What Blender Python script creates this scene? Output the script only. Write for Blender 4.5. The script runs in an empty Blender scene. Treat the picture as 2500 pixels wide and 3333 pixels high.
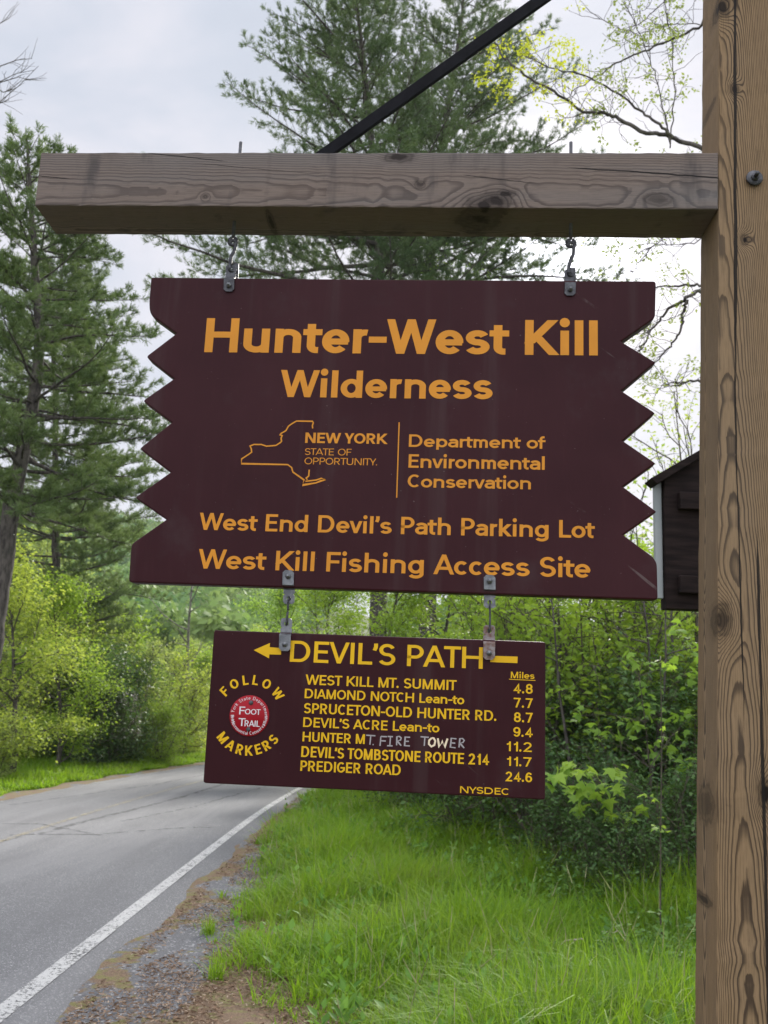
import bpy, bmesh, math, random, os
import numpy as np
from mathutils import Vector, Matrix
R = math.radians
SC = bpy.context.scene
COL = SC.collection

# ------------------------------------------------------------------ camera
F_PX, PITCH, ROLL, CAM_H = 2984.0, R(11.4378), R(2.441), 1.75
cam = bpy.data.objects.new('camera', bpy.data.cameras.new('camera'))
COL.objects.link(cam)
cam.data.sensor_fit = 'HORIZONTAL'; cam.data.sensor_width = 36.0
cam.data.lens = F_PX * 36.0 / 2500.0
cam.data.clip_start = 0.05; cam.data.clip_end = 3000
_f = Vector((0, math.cos(PITCH), math.sin(PITCH))); _u = Vector((0, -math.sin(PITCH), math.cos(PITCH))); _r = Vector((1, 0, 0))
_rx = _r*math.cos(ROLL) + _u*math.sin(ROLL)
_uy = -_r*math.sin(ROLL) + _u*math.cos(ROLL)
cam.matrix_world = Matrix(((_rx.x, _uy.x, -_f.x, 0), (_rx.y, _uy.y, -_f.y, 0), (_rx.z, _uy.z, -_f.z, CAM_H), (0, 0, 0, 1)))
cam.data.dof.use_dof = True
cam.data.dof.focus_distance = 2.0
cam.data.dof.aperture_fstop = 13.0
SC.camera = cam

def ray(px, py):
    """direction through a point of the 2500 x 3333 photograph"""
    a, b = px-1250, py-1666.5
    cr, sr = math.cos(ROLL), math.sin(ROLL)
    u, v = cr*a + sr*b, -sr*a + cr*b
    x, yc = u/F_PX, -v/F_PX
    c, s = math.cos(PITCH), math.sin(PITCH)
    return np.array([x, c - s*yc, s + c*yc])
CAMP = np.array([0, 0, CAM_H])
def at(px, py, Y):
    d = ray(px, py); return CAMP + d*(Y/d[1])

# ------------------------------------------------------------------ world, sun, exposure
def nd(nt, typ, ins=None, **props):
    n = nt.nodes.new(typ)
    for k, v in props.items(): setattr(n, k, v)
    for k, v in (ins or {}).items():
        if isinstance(v, bpy.types.NodeSocket): nt.links.new(v, n.inputs[k])
        else: n.inputs[k].default_value = v
    return n
def M(nt, op, a, b=0.0, c=0.0, clamp=False):
    n = nt.nodes.new('ShaderNodeMath'); n.operation = op; n.use_clamp = clamp
    for i, v in enumerate((a, b, c)):
        if isinstance(v, bpy.types.NodeSocket): nt.links.new(v, n.inputs[i])
        else: n.inputs[i].default_value = v
    return n.outputs[0]
def step(nt, x, lo, hi, a=0.0, b=1.0):
    n = nd(nt, 'ShaderNodeMapRange', {0: x, 1: lo, 2: hi, 3: a, 4: b}, interpolation_type='SMOOTHSTEP')
    return n.outputs[0]
def mix(nt, f, a, b, mode='MIX'):
    n = nt.nodes.new('ShaderNodeMix'); n.data_type = 'RGBA'; n.blend_type = mode; n.clamp_factor = True
    for k, v in ((0, f), (6, a), (7, b)):
        if isinstance(v, bpy.types.NodeSocket): nt.links.new(v, n.inputs[k])
        else: n.inputs[k].default_value = v if k == 0 else (tuple(v)+(1,))[:4]
    return n.outputs[2]
def noise(nt, vec, scale, detail=3, rough=.55, dist=0.0, out=0):
    return nd(nt, 'ShaderNodeTexNoise', {'Vector': vec, 'Scale': scale, 'Detail': detail, 'Roughness': rough, 'Distortion': dist}).outputs[out]
def vmul(nt, vec, s):
    return nd(nt, 'ShaderNodeVectorMath', {0: vec, 1: s}, operation='MULTIPLY').outputs[0]

sd = ray(1850, 830); sd /= np.linalg.norm(sd)
SUN_EL, SUN_AZ = math.asin(sd[2]), math.atan2(sd[0], sd[1])
W = bpy.data.worlds.new('World'); SC.world = W; W.use_nodes = True
nt = W.node_tree; nt.nodes.clear()
tc = nd(nt, 'ShaderNodeTexCoord').outputs['Generated']
sky = nd(nt, 'ShaderNodeTexSky', sky_type='NISHITA', sun_disc=False, sun_elevation=SUN_EL, sun_rotation=SUN_AZ,
         dust_density=4.0, air_density=1.0, ozone_density=1.0)
lum = nd(nt, 'ShaderNodeRGBToBW', {0: sky.outputs[0]}).outputs[0]
sx = nd(nt, 'ShaderNodeSeparateXYZ', {0: tc})
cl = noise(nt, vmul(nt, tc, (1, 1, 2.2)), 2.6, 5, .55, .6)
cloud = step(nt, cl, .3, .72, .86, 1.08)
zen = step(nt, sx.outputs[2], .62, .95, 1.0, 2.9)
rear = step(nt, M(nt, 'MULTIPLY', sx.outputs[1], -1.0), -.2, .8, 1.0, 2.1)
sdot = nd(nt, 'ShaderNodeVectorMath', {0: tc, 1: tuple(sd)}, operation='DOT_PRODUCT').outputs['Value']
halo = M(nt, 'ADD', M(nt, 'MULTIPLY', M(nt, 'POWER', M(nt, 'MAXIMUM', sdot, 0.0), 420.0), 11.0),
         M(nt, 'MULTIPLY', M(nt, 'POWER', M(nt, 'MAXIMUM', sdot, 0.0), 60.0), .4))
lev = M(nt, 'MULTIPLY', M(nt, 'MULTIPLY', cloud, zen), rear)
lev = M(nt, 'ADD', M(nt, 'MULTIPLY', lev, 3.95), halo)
tint = mix(nt, step(nt, cl, .35, .65), (.86, .93, 1.08), (.97, .96, 1.05))
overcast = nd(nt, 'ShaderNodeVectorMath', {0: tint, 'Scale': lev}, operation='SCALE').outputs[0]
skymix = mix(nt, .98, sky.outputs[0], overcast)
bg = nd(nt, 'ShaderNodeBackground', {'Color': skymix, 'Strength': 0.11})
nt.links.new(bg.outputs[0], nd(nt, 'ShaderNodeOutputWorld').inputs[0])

sun = bpy.data.objects.new('sun', bpy.data.lights.new('sun', 'SUN'))
COL.objects.link(sun)
sun.data.energy = 4.2; sun.data.angle = R(11); sun.data.color = (1, .95, .87)
sun.rotation_euler = Vector(-sd).to_track_quat('-Z', 'Y').to_euler()
SC.view_settings.view_transform = 'Standard'; SC.view_settings.look = 'None'
SC.view_settings.exposure = 0.9; SC.view_settings.gamma = 1.0
SC.cycles.max_bounces = 6; SC.cycles.transparent_max_bounces = 6

# ------------------------------------------------------------------ helpers
def newmat(name):
    m = bpy.data.materials.new(name); m.use_nodes = True
    m.node_tree.nodes.clear()
    return m, m.node_tree
def out(nt, sh):
    nt.links.new(sh, nd(nt, 'ShaderNodeOutputMaterial').inputs[0])
def principled(nt, col, rough=.6, metal=0.0, normal=None, spec=.5):
    n = nd(nt, 'ShaderNodeBsdfPrincipled', {'Roughness': rough, 'Metallic': metal, 'Specular IOR Level': spec})
    if isinstance(col, bpy.types.NodeSocket): nt.links.new(col, n.inputs['Base Color'])
    else: n.inputs['Base Color'].default_value = tuple(col[:3])+(1,)
    if normal is not None: nt.links.new(normal, n.inputs['Normal'])
    return n.outputs[0]
def bump(nt, h, strength=.3, dist=.01):
    return nd(nt, 'ShaderNodeBump', {'Height': h, 'Strength': strength, 'Distance': dist}).outputs[0]
def objc(nt): return nd(nt, 'ShaderNodeTexCoord').outputs['Object']

def mesh_np(name, V, Fs, mat=None, smooth=False):
    """V (n,3); Fs = list of (m,k) index arrays"""
    me = bpy.data.meshes.new(name)
    V = np.asarray(V, np.float32)
    Fs = [np.asarray(f, np.int32) for f in (Fs if isinstance(Fs, list) else [Fs]) if len(f)]
    me.vertices.add(len(V)); me.vertices.foreach_set('co', V.ravel())
    tot = np.concatenate([np.full(len(f), f.shape[1], np.int32) for f in Fs])
    idx = np.concatenate([f.ravel() for f in Fs])
    me.loops.add(len(idx)); me.loops.foreach_set('vertex_index', idx)
    me.polygons.add(len(tot))
    st = np.zeros(len(tot), np.int32); st[1:] = np.cumsum(tot)[:-1]
    me.polygons.foreach_set('loop_start', st)
    if smooth: me.polygons.foreach_set('use_smooth', np.ones(len(tot), bool))
    me.update(calc_edges=True); me.validate()
    if mat: me.materials.append(mat)
    return me
def link(name, me, parent=None, loc=(0, 0, 0), rz=0.0):
    o = bpy.data.objects.new(name, me); COL.objects.link(o)
    o.location = loc; o.rotation_euler = (0, 0, rz)
    if parent: o.parent = parent
    return o
def tag(o, label=None, cat=None, group=None, kind=None):
    if label: o['label'] = label
    if cat: o['category'] = cat
    if group: o['group'] = group
    if kind: o['kind'] = kind
    return o
def thing(name, label, cat, loc=(0, 0, 0), rz=0.0, group=None):
    return tag(link(name, None, None, loc, rz), label, cat, group)
def bm_mesh(name, bm, mat, smooth=False):
    bmesh.ops.recalc_face_normals(bm, faces=bm.faces)
    me = bpy.data.meshes.new(name); bm.to_mesh(me); bm.free()
    if smooth:
        for p in me.polygons: p.use_smooth = True
    me.materials.append(mat); return me

def tubes(lines, sides=5, close=False):
    """lines: list of (pts (n,3), radii (n,)) -> V, quads"""
    Vs, Fs, off = [], [], 0
    for pts, rad in lines:
        pts = np.asarray(pts, float); n = len(pts)
        rad = np.broadcast_to(np.asarray(rad, float), (n,))
        k = sides if rad[0] > .012 or close else 3
        T = np.gradient(pts, axis=0); T /= np.linalg.norm(T, axis=1)[:, None] + 1e-9
        ref = np.array([0, 0, 1.]) if abs(T[:, 2]).mean() < .8 else np.array([1., 0, 0])
        A = np.cross(T, ref); A /= np.linalg.norm(A, axis=1)[:, None] + 1e-9
        B = np.cross(T, A)
        an = np.linspace(0, 2*math.pi, k, endpoint=False)
        V = pts[:, None, :] + rad[:, None, None]*(A[:, None, :]*np.cos(an)[None, :, None] + B[:, None, :]*np.sin(an)[None, :, None])
        Vs.append(V.reshape(-1, 3))
        i = np.arange(n-1)[:, None]*k; j = np.arange(k)[None, :]; j2 = (j+1) % k
        Fs.append((np.stack([i+j, i+j2, i+k+j2, i+k+j], -1).reshape(-1, 4) + off))
        off += n*k
    return np.concatenate(Vs), np.concatenate(Fs)
def caps_tube(lines, sides=10):
    V, Fq = tubes(lines, sides, True)
    caps, off = [], 0
    for pts, rad in lines:
        n = len(pts)
        caps.append([off+j for j in range(sides)][::-1]); caps.append([off+(n-1)*sides+j for j in range(sides)])
        off += n*sides
    return V, [Fq, np.array(caps)]

def scatter(tv, tf, P, X, Y, Z, S):
    """copies of a little template (k,3) at every P with axes X Y Z and size S"""
    tv = np.asarray(tv, float); tf = np.asarray(tf, int); N = len(P); k = len(tv)
    S = np.asarray(S, float)
    if S.ndim == 1: S = np.repeat(S[:, None], 3, 1)
    V = P[:, None, :] + (tv[None, :, 0:1]*S[:, None, 0:1])*X[:, None, :] + (tv[None, :, 1:2]*S[:, None, 1:2])*Y[:, None, :] + (tv[None, :, 2:3]*S[:, None, 2:3])*Z[:, None, :]
    Fx = tf[None] + (np.arange(N)*k)[:, None, None]
    return V.reshape(-1, 3), Fx.reshape(-1, tf.shape[1])
def norm(a): return a/(np.linalg.norm(a, axis=-1, keepdims=True)+1e-9)
def frames(Y, rng):
    """random axes around unit directions Y"""
    Y = norm(Y); r = norm(rng.normal(size=Y.shape)); X = norm(np.cross(Y, r)); return X, Y, np.cross(X, Y)
LEAF_V = [(0, 0, 0), (.27, .38, .07), (0, 1, -.05), (-.27, .38, .07)]; LEAF_F = [(0, 1, 2), (0, 2, 3)]
_mp = [(0, -.05, 0), (.22, .02, .02), (.50, .0, -.03), (.34, .22, .04), (.62, .46, -.06), (.26, .46, .05), (.2, .66, .03), (0, 1.0, -.1),
       (-.2, .66, .03), (-.26, .46, .05), (-.62, .46, -.06), (-.34, .22, .04), (-.50, .0, -.03), (-.22, .02, .02), (0, .3, .07)]
MAPLE_V = _mp; MAPLE_F = [(14, i, (i+1) % 14) for i in range(14)]
def leaves(P, rng, size, droop=.25, tv=LEAF_V, tf=LEAF_F, flat=.55):
    N = len(P)
    az = rng.uniform(0, 2*math.pi, N)
    Y = np.stack([np.cos(az), np.sin(az), rng.normal(-droop, .4, N)], -1); Y = norm(Y)
    up = norm(np.array([0, 0, 1.]) + rng.normal(0, flat, (N, 3)))
    X = norm(np.cross(Y, up)); Z = np.cross(X, Y)
    return scatter(tv, tf, P, X, Y, Z, size*rng.uniform(.6, 1.25, N))
def join(parts):
    Vs, Fs, off = [], [], 0
    for V, Fx in parts:
        Vs.append(V); Fs.append(np.asarray(Fx)+off); off += len(V)
    return np.concatenate(Vs), Fs

# ------------------------------------------------------------------ materials
def mat_leaf(name, c1, c2, trans=.35, rough=.55, vary=.0):
    m, nt = newmat(name)
    rnd = nd(nt, 'ShaderNodeNewGeometry').outputs['Random Per Island']
    oi = nd(nt, 'ShaderNodeObjectInfo')
    pos = objc(nt)
    n = noise(nt, pos, .9, 3)
    f = M(nt, 'ADD', M(nt, 'MULTIPLY', rnd, .6), M(nt, 'MULTIPLY', step(nt, n, .35, .65), .4))
    col = mix(nt, f, c1, c2)
    if vary:
        hs = nd(nt, 'ShaderNodeHueSaturation', {'Hue': M(nt, 'ADD', .5-vary*.05, M(nt, 'MULTIPLY', oi.outputs['Random'], vary*.1)),
            'Saturation': 1.0, 'Value': M(nt, 'ADD', 1-.3*vary, M(nt, 'MULTIPLY', oi.outputs['Random'], .6*vary)), 'Color': col})
        col = hs.outputs[0]
    p = principled(nt, col, rough, spec=.18)
    tcol = mix(nt, .5, col, (c2[0]*1.3, c2[1]*1.3, c2[2]*.6))
    t = nd(nt, 'ShaderNodeBsdfTranslucent', {'Color': tcol}).outputs[0]
    sh = nd(nt, 'ShaderNodeMixShader', {0: trans, 1: p, 2: t}).outputs[0]
    out(nt, sh); return m
def mat_bark(name, c1, c2, sc=14):
    m, nt = newmat(name); v = objc(nt)
    n = noise(nt, vmul(nt, v, (1, 1, .3)), sc, 6, .65)
    n2 = noise(nt, v, 2.5, 3)
    col = mix(nt, step(nt, n, .35, .65), c1, c2)
    col = mix(nt, M(nt, 'MULTIPLY', step(nt, n2, .5, .7), .5), col, (c2[0]*1.15, c2[1]*1.25, c2[2]*1.1))
    out(nt, principled(nt, col, .9, normal=bump(nt, n, .6, .02), spec=.2)); return m
def mat_flat(name, c1, c2, sc=20, rough=.5, metal=0., bs=.1, spec=.5, stretch=(1, 1, 1)):
    m, nt = newmat(name); v = vmul(nt, objc(nt), stretch)
    n = noise(nt, v, sc, 5, .6)
    out(nt, principled(nt, mix(nt, step(nt, n, .32, .68), c1, c2), rough, metal, bump(nt, n, bs, .003), spec)); return m

PINE = mat_leaf('pine_needles', (.068, .118, .046), (.165, .225, .088), .32, .55)
PINE_FAR = mat_leaf('pine_needles_far', (.055, .105, .052), (.15, .20, .085), .3, .55)  # slightly darker, bluer needle green for the pines behind the beam
G_YEL = mat_leaf('young_leaf', (.20, .29, .05), (.39, .46, .09), .5)
G_MID = mat_leaf('mid_leaf', (.12, .215, .028), (.28, .40, .055), .52)
G_BRI = mat_leaf('bright_leaf', (.15, .27, .045), (.29, .43, .08), .5)
G_PALE = mat_leaf('pale_leaf', (.20, .27, .08), (.34, .41, .14), .5)
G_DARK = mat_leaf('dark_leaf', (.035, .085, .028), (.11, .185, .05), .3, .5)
LILAC = mat_leaf('lilac_flower', (.42, .33, .45), (.62, .52, .62), .3)
DEADLEAF = mat_leaf('dead_leaf', (.16, .08, .05), (.26, .13, .08), .2)
BARK = mat_bark('bark', (.035, .03, .027), (.12, .105, .09))
BARK_G = mat_bark('grey_bark', (.09, .085, .075), (.24, .22, .19), 20)
TWIG = mat_bark('twig_bark', (.05, .042, .032), (.13, .11, .08), 30)

# ------------------------------------------------------------------ ground
def road_cx(y): y = np.asarray(y, float); return .0025*np.maximum(0, y-14)**2
def zg(x, y):
    x = np.asarray(x, float); y = np.asarray(y, float)
    z = -.025*np.clip(y, -30, 48)
    z = z + .05*np.sin(x*.9+1)*np.sin(y*.55)*np.clip((np.abs(x+4.6)-2.9)/1.5, 0, 1)
    z = z + .05*np.clip((x+1.3)/3, 0, 1) + .12*np.clip((-x-8)/4, 0, 1.5)
    r = np.clip((y-75)/230, 0, 1)
    az = x/np.maximum(y, 1)
    hill = 50*r**1.25*np.clip(1.0-1.55*np.clip(az+.27, -.1, .62), .12, 1.15)
    return z + hill
def grid(x0, x1, y0, y1, nx, ny, fx=None, dz=0.0):
    ys = np.linspace(y0, y1, ny)[:, None]*np.ones((1, nx)); xs = np.ones((ny, 1))*np.linspace(x0, x1, nx)[None]
    if fx is not None: xs = xs + fx(ys)
    return xs, ys
def sheet(xs, ys, zs):
    ny, nx = xs.shape
    V = np.stack([xs, ys, zs], -1).reshape(-1, 3)
    i = (np.arange(ny-1)[:, None]*nx + np.arange(nx-1)[None]).ravel()
    return V, np.stack([i, i+1, i+nx+1, i+nx], -1)

def mat_soil():
    m, nt = newmat('meadow_soil'); v = objc(nt)
    n = noise(nt, v, 1.3, 5, .6); n2 = noise(nt, v, 14, 4, .7)
    c = mix(nt, step(nt, n, .4, .62), (.05, .07, .02), (.075, .11, .025))
    c = mix(nt, step(nt, n2, .45, .7), c, (.10, .085, .045))
    out(nt, principled(nt, c, .95, normal=bump(nt, n2, .6, .03), spec=.1)); return m
# ground: one sheet, finer near, reaching the far hills
ys = np.concatenate([np.linspace(-30, 2, 12), np.linspace(3, 60, 90), np.geomspace(62, 1500, 40)])
xs1 = np.concatenate([-np.geomspace(1200, 14, 24), np.linspace(-13, 12, 70), np.geomspace(13, 1200, 24)])
XX, YY = np.meshgrid(xs1, ys)
ZZ = zg(XX, YY)
on_road = (XX > -7.6+road_cx(YY)) & (XX < np.interp(YY, [-10, 4, 6, 7.5, 9.5, 12, 18, 24, 30], [1.3, 1.2, .8, -.2, -.6, -.8, -1.2, -1.2, -1.2])+road_cx(YY)) & (YY < 60)
ZZ = np.where(on_road, ZZ-.06, ZZ)
V, Fq = sheet(XX, YY, ZZ)
tag(link('ground', mesh_np('ground', V, Fq, mat_soil(), True)), kind='structure')

def mat_asphalt():
    m, nt = newmat('asphalt'); v = objc(nt)
    n = noise(nt, v, 110, 3, .8); n2 = noise(nt, vmul(nt, v, (1, .25, 1)), 1.6, 4, .6)
    sp = nd(nt, 'ShaderNodeTexVoronoi', {'Vector': v, 'Scale': 120.0}).outputs['Color']
    spv = nd(nt, 'ShaderNodeSeparateColor', {0: sp}).outputs[0]
    c = mix(nt, step(nt, n, .3, .7), (.062, .063, .066), (.145, .146, .151))
    c = mix(nt, step(nt, spv, .84, .98), c, (.24, .24, .242))
    c = mix(nt, M(nt, 'MULTIPLY', step(nt, n2, .38, .68), .5), c, (.080, .080, .084))
    n4 = noise(nt, vmul(nt, v, (1, .06, 1)), 1.1, 4, .65)
    c = mix(nt, M(nt, 'MULTIPLY', step(nt, n4, .5, .7), .35), c, (.19, .19, .193))
    # dark strip along the crumbling right edge of the road
    x = nd(nt, 'ShaderNodeSeparateXYZ', {0: v}).outputs[0]
    out(nt, principled(nt, c, .85, normal=bump(nt, n, .5, .006), spec=.3)); return m
ASPH = mat_asphalt()
RX0, RX1 = -7.15, -1.76
def edge_noise(y, s, seed):
    return s*(np.sin(y*1.7+seed)+.6*np.sin(y*4.3+2*seed)+.5*np.sin(y*9.1+seed*3))
nx, ny = 24, 260
yy = np.concatenate([np.linspace(-12, 25, 200), np.linspace(25.4, 62, 60)])
t = np.linspace(0, 1, nx)
xl = RX0 + road_cx(yy) + edge_noise(yy, .03, 2); xr = RX1 + road_cx(yy) + edge_noise(yy, .035, 5)
XS = xl[:, None]*(1-t) + xr[:, None]*t; YS = yy[:, None]*np.ones((1, nx))
crown = .05*(1-((t-.5)*2)**2)
ZS = -.025*np.clip(YS, -30, 48) + .01 + crown[None]
# crumbled edge drops to the shoulder
ZS[:, 0] -= .05; ZS[:, -1] -= .05
XS[:, 0] -= .03; XS[:, -1] += .02
V, Fq = sheet(XS, YS, ZS)
road = tag(link('road', mesh_np('road', V, Fq, ASPH, True)), kind='structure')

def mat_paint(name, col, wear):
    m, nt = newmat(name); v = objc(nt)
    n = noise(nt, v, 38, 5, .75); n2 = noise(nt, v, 3, 3)
    f = M(nt, 'ADD', n, M(nt, 'MULTIPLY', n2, .25))
    k = step(nt, f, wear, wear+.07)
    g = noise(nt, v, 110, 3, .8)
    p = principled(nt, mix(nt, step(nt, g, .3, .7), tuple(q*.8 for q in col), col), .7)
    tr = nd(nt, 'ShaderNodeBsdfTransparent').outputs[0]
    out(nt, nd(nt, 'ShaderNodeMixShader', {0: k, 1: tr, 2: p}).outputs[0]); return m
def strip(name, x, w, y0, y1, mat, zoff, n=120, parent=road):
    ya = np.linspace(y0, y1, n); cx = road_cx(ya) + (x(ya) if callable(x) else x)
    xs = np.stack([cx-w/2, cx+w/2], 1); ysx = np.stack([ya, ya], 1)
    tt = (xs-(RX0+road_cx(ysx)))/(RX1-RX0)
    zs = -.025*np.clip(ysx, -30, 48)+.01+.05*(1-((tt-.5)*2)**2)+zoff
    V, Fq = sheet(xs, ysx, zs)
    return link(name, mesh_np(name, V, Fq, mat), parent)
strip('edge_line', -2.08, .125, -10, 55, mat_paint('white_road_paint', (.37, .37, .36), .535), .006)
strip('edge_line', -6.86, .10, 14, 55, mat_paint('worn_white_paint', (.34, .34, .33), .66), .006)
strip('centre_line', -4.70, .09, 2, 40, mat_paint('worn_yellow_paint', (.30, .25, .14), .63), .006)
def mat_crack():
    m, nt = newmat('tar_crack'); v = objc(nt)
    k = step(nt, noise(nt, v, 6, 4, .7), .42, .56)
    p = principled(nt, (.05, .05, .053), .8)
    out(nt, nd(nt, 'ShaderNodeMixShader', {0: M(nt, 'MULTIPLY', k, .55), 1: nd(nt, 'ShaderNodeBsdfTransparent').outputs[0], 2: p}).outputs[0]); return m
CRK = mat_crack()
rngc = np.random.default_rng(5)
def crack(pts, w):
    pts = np.array(pts, float); n = 60
    tt = np.linspace(0, 1, n)*(len(pts)-1); i = np.minimum(tt.astype(int), len(pts)-2); fr = (tt-i)[:, None]
    P = pts[i]*(1-fr)+pts[i+1]*fr
    P = P + np.cumsum(rngc.normal(0, .012, P.shape), 0)
    T = np.gradient(P, axis=0); T /= np.linalg.norm(T, axis=1)[:, None]
    Nn = np.stack([-T[:, 1], T[:, 0]], 1)*w/2*rngc.uniform(.5, 1.4, (n, 1))
    xs = np.stack([P[:, 0]-Nn[:, 0], P[:, 0]+Nn[:, 0]], 1); yz = np.stack([P[:, 1]-Nn[:, 1], P[:, 1]+Nn[:, 1]], 1)
    u = (xs-(RX0+road_cx(yz)))/(RX1-RX0)
    V, Fq = sheet(xs, yz, -.025*np.clip(yz, -30, 48)+.014+.05*(1-((u-.5)*2)**2))
    link('crack', mesh_np('crack', V, Fq, CRK), road)
crack([(-5.3, 9.6), (-4.4, 13.5), (-3.9, 20), (-3.3, 30)], .10)
crack([(-4.9, 12.9), (-3.9, 13.3), (-2.9, 14.6), (-2.4, 14.9)], .08)
crack([(-6.2, 14.0), (-4.9, 14.2), (-3.8, 13.2)], .07)
crack([(-3.9, 15), (-3.3, 18), (-2.7, 24)], .06)
crack([(-6.4, 17), (-5.2, 23), (-4.4, 32)], .07)

# shoulder: grey grit with drifts of brown needles and moss
def mat_shoulder():
    m, nt = newmat('shoulder_grit'); v = objc(nt)
    x = nd(nt, 'ShaderNodeSeparateXYZ', {0: v})
    big = noise(nt, vmul(nt, v, (1.3, .8, 1)), 1.5, 4, .6, .5); fine = noise(nt, v, 70, 4, .8); mid = noise(nt, v, 9, 4, .65)
    sp = nd(nt, 'ShaderNodeSeparateColor', {0: nd(nt, 'ShaderNodeTexVoronoi', {'Vector': v, 'Scale': 60.0}).outputs['Color']}).outputs[0]
    grit = mix(nt, step(nt, fine, .3, .7), (.066, .066, .07), (.165, .165, .17))
    grit = mix(nt, step(nt, sp, .9, .97), grit, (.29, .29, .29))
    need = mix(nt, step(nt, fine, .3, .7), (.085, .054, .036), (.205, .142, .092))
    moss = mix(nt, step(nt, fine, .3, .7), (.095, .09, .03), (.19, .17, .07))
    need = mix(nt, step(nt, mid, .48, .62), need, moss)
    fb = M(nt, 'ADD', big, M(nt, 'MULTIPLY', M(nt, 'SUBTRACT', mid, .5), .35))
    ex = step(nt, x.outputs[0], -1.75, -1.45, .16, .0); ex2 = step(nt, x.outputs[0], -1.25, -.75, .0, .3)
    k = step(nt, M(nt, 'ADD', fb, M(nt, 'ADD', ex, ex2)), .56, .62)
    c = mix(nt, k, grit, need)
    out(nt, principled(nt, c, .95, normal=bump(nt, fine, .8, .012), spec=.2)); return m
SHOULD = mat_shoulder()
yy = np.linspace(-10, 30, 200); n = 20; t = np.linspace(0, 1, n)
def sh_right(y): return np.interp(y, [-10, 4, 6, 7.5, 9.5, 12, 18, 24, 30], [.6, .5, .1, -.55, -.95, -1.1, -1.5, -1.55, -1.5])
xs = (RX1-.12+road_cx(yy))[:, None]*(1-t) + (sh_right(yy)+road_cx(yy)+edge_noise(yy, .05, 1))[:, None]*t
ys2 = yy[:, None]*np.ones((1, n))
zs = -.025*np.clip(ys2, -30, 48)-.022+.012*np.sin(xs*3)*np.sin(ys2*2)+.05*np.clip((xs+1.3)/3, 0, 1)
zs = np.maximum(zs, -.03-.025*ys2); zs[:, -1] -= .08
V, Fq = sheet(xs, ys2, zs)
tag(link('shoulder', mesh_np('shoulder', V, Fq, SHOULD, True)), kind='structure')
yy = np.linspace(8, 55, 160)
xs = (RX0-.42+road_cx(yy)+edge_noise(yy, .09, 3))[:, None]*(1-t) + (RX0+.1+road_cx(yy))[:, None]*t
ys2 = yy[:, None]*np.ones((1, n)); zs = -.025*np.clip(ys2, -30, 48)-.012; zs[:, 0] -= .03
V, Fq = sheet(xs, ys2, zs)
tag(link('shoulder', mesh_np('shoulder', V, Fq, SHOULD, True)), kind='structure')

# litter: wood chips and needles lying on the shoulder
rng = np.random.default_rng(11)
N = 60000
y = 4.5*np.exp(rng.uniform(0, 1, N)*math.log(22/4.5)); x = rng.uniform(RX1+.02, .9, N)
keep = x < sh_right(y)+.12
clump = np.sin(x*4.1+1)*np.sin(y*2.3+.4)+.5*np.sin(x*9+y*3)
keep &= (clump + 1.5*(x > sh_right(y)-.5-.75*np.clip(8-y, 0, 1)) + .95*np.clip(1-(x-RX1)/.45, 0, 1)+rng.normal(0, .25, N) > .6)
x, y = x[keep], y[keep]; N = len(x)
z = np.maximum(-.025*y-.022+.05*np.clip((x+1.3)/3, 0, 1), -.03-.025*y)+.014
P = np.stack([x, y, z], -1)
az = rng.uniform(0, 6.28, N); Yd = np.stack([np.cos(az), np.sin(az), rng.normal(0, .2, N)], -1)
X, Yd, Z = frames(Yd, rng)
Sx = np.stack([rng.uniform(.003, .008, N), rng.uniform(.012, .038, N), rng.uniform(.003, .008, N)], -1)
V, Fx = scatter([(-.5, -.5, 0), (.5, -.5, 0), (.5, .5, 0), (-.5, .5, 0), (0, 0, .5)], [(0, 1, 4), (1, 2, 4), (2, 3, 4), (3, 0, 4)], P, X, Yd, Z, Sx)
def mat_rand(name, c1, c2, c3):
    m, nt = newmat(name); r = nd(nt, 'ShaderNodeNewGeometry').outputs['Random Per Island']
    c = mix(nt, step(nt, r, .0, .6), c1, c2); c = mix(nt, step(nt, r, .75, 1.0), c, c3)
    out(nt, principled(nt, c, .9, spec=.2)); return m
tag(link('needle_litter', mesh_np('needle_litter', V, Fx, mat_rand('wood_chip', (.10, .060, .036), (.25, .165, .105), (.36, .285, .21)))),
    'brown pine needles and wood chips strewn over the grit shoulder', 'litter', kind='stuff')

# ------------------------------------------------------------------ grass
def mat_grass():
    m, nt = newmat('grass_blade')
    r = nd(nt, 'ShaderNodeNewGeometry').outputs['Random Per Island']; v = objc(nt)
    n = noise(nt, v, .8, 4, .6)
    n3 = noise(nt, v, 2.3, 3, .6)
    c = mix(nt, r, (.085, .20, .010), (.235, .385, .024))
    c = mix(nt, M(nt, 'MULTIPLY', step(nt, n3, .48, .66), .5), c, (.075, .19, .03))
    c = mix(nt, M(nt, 'MULTIPLY', step(nt, n, .46, .66), .7), c, (.22, .31, .035))
    c = mix(nt, step(nt, r, .95, 1.0), c, (.28, .26, .12))
    p = principled(nt, c, .55, spec=.16); t = nd(nt, 'ShaderNodeBsdfTranslucent', {'Color': mix(nt, .5, c, (.30, .46, .02))}).outputs[0]
    out(nt, nd(nt, 'ShaderNodeMixShader', {0: .5, 1: p, 2: t}).outputs[0]); return m
GRASS = mat_grass()
def blade_tv(bend):
    ts = [0, .35, .7, 1.0]; w = [1, .9, .6, .08]; V = []
    for t_, w_ in zip(ts, w):
        yb = bend*t_*t_; z_ = t_*math.sqrt(max(.05, 1-(bend*.75*t_)**2))
        V += [(-.5*w_, yb, z_), (.5*w_, yb, z_)]
    return V, [(0, 1, 3, 2), (2, 3, 5, 4), (4, 5, 7, 6)]
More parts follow.
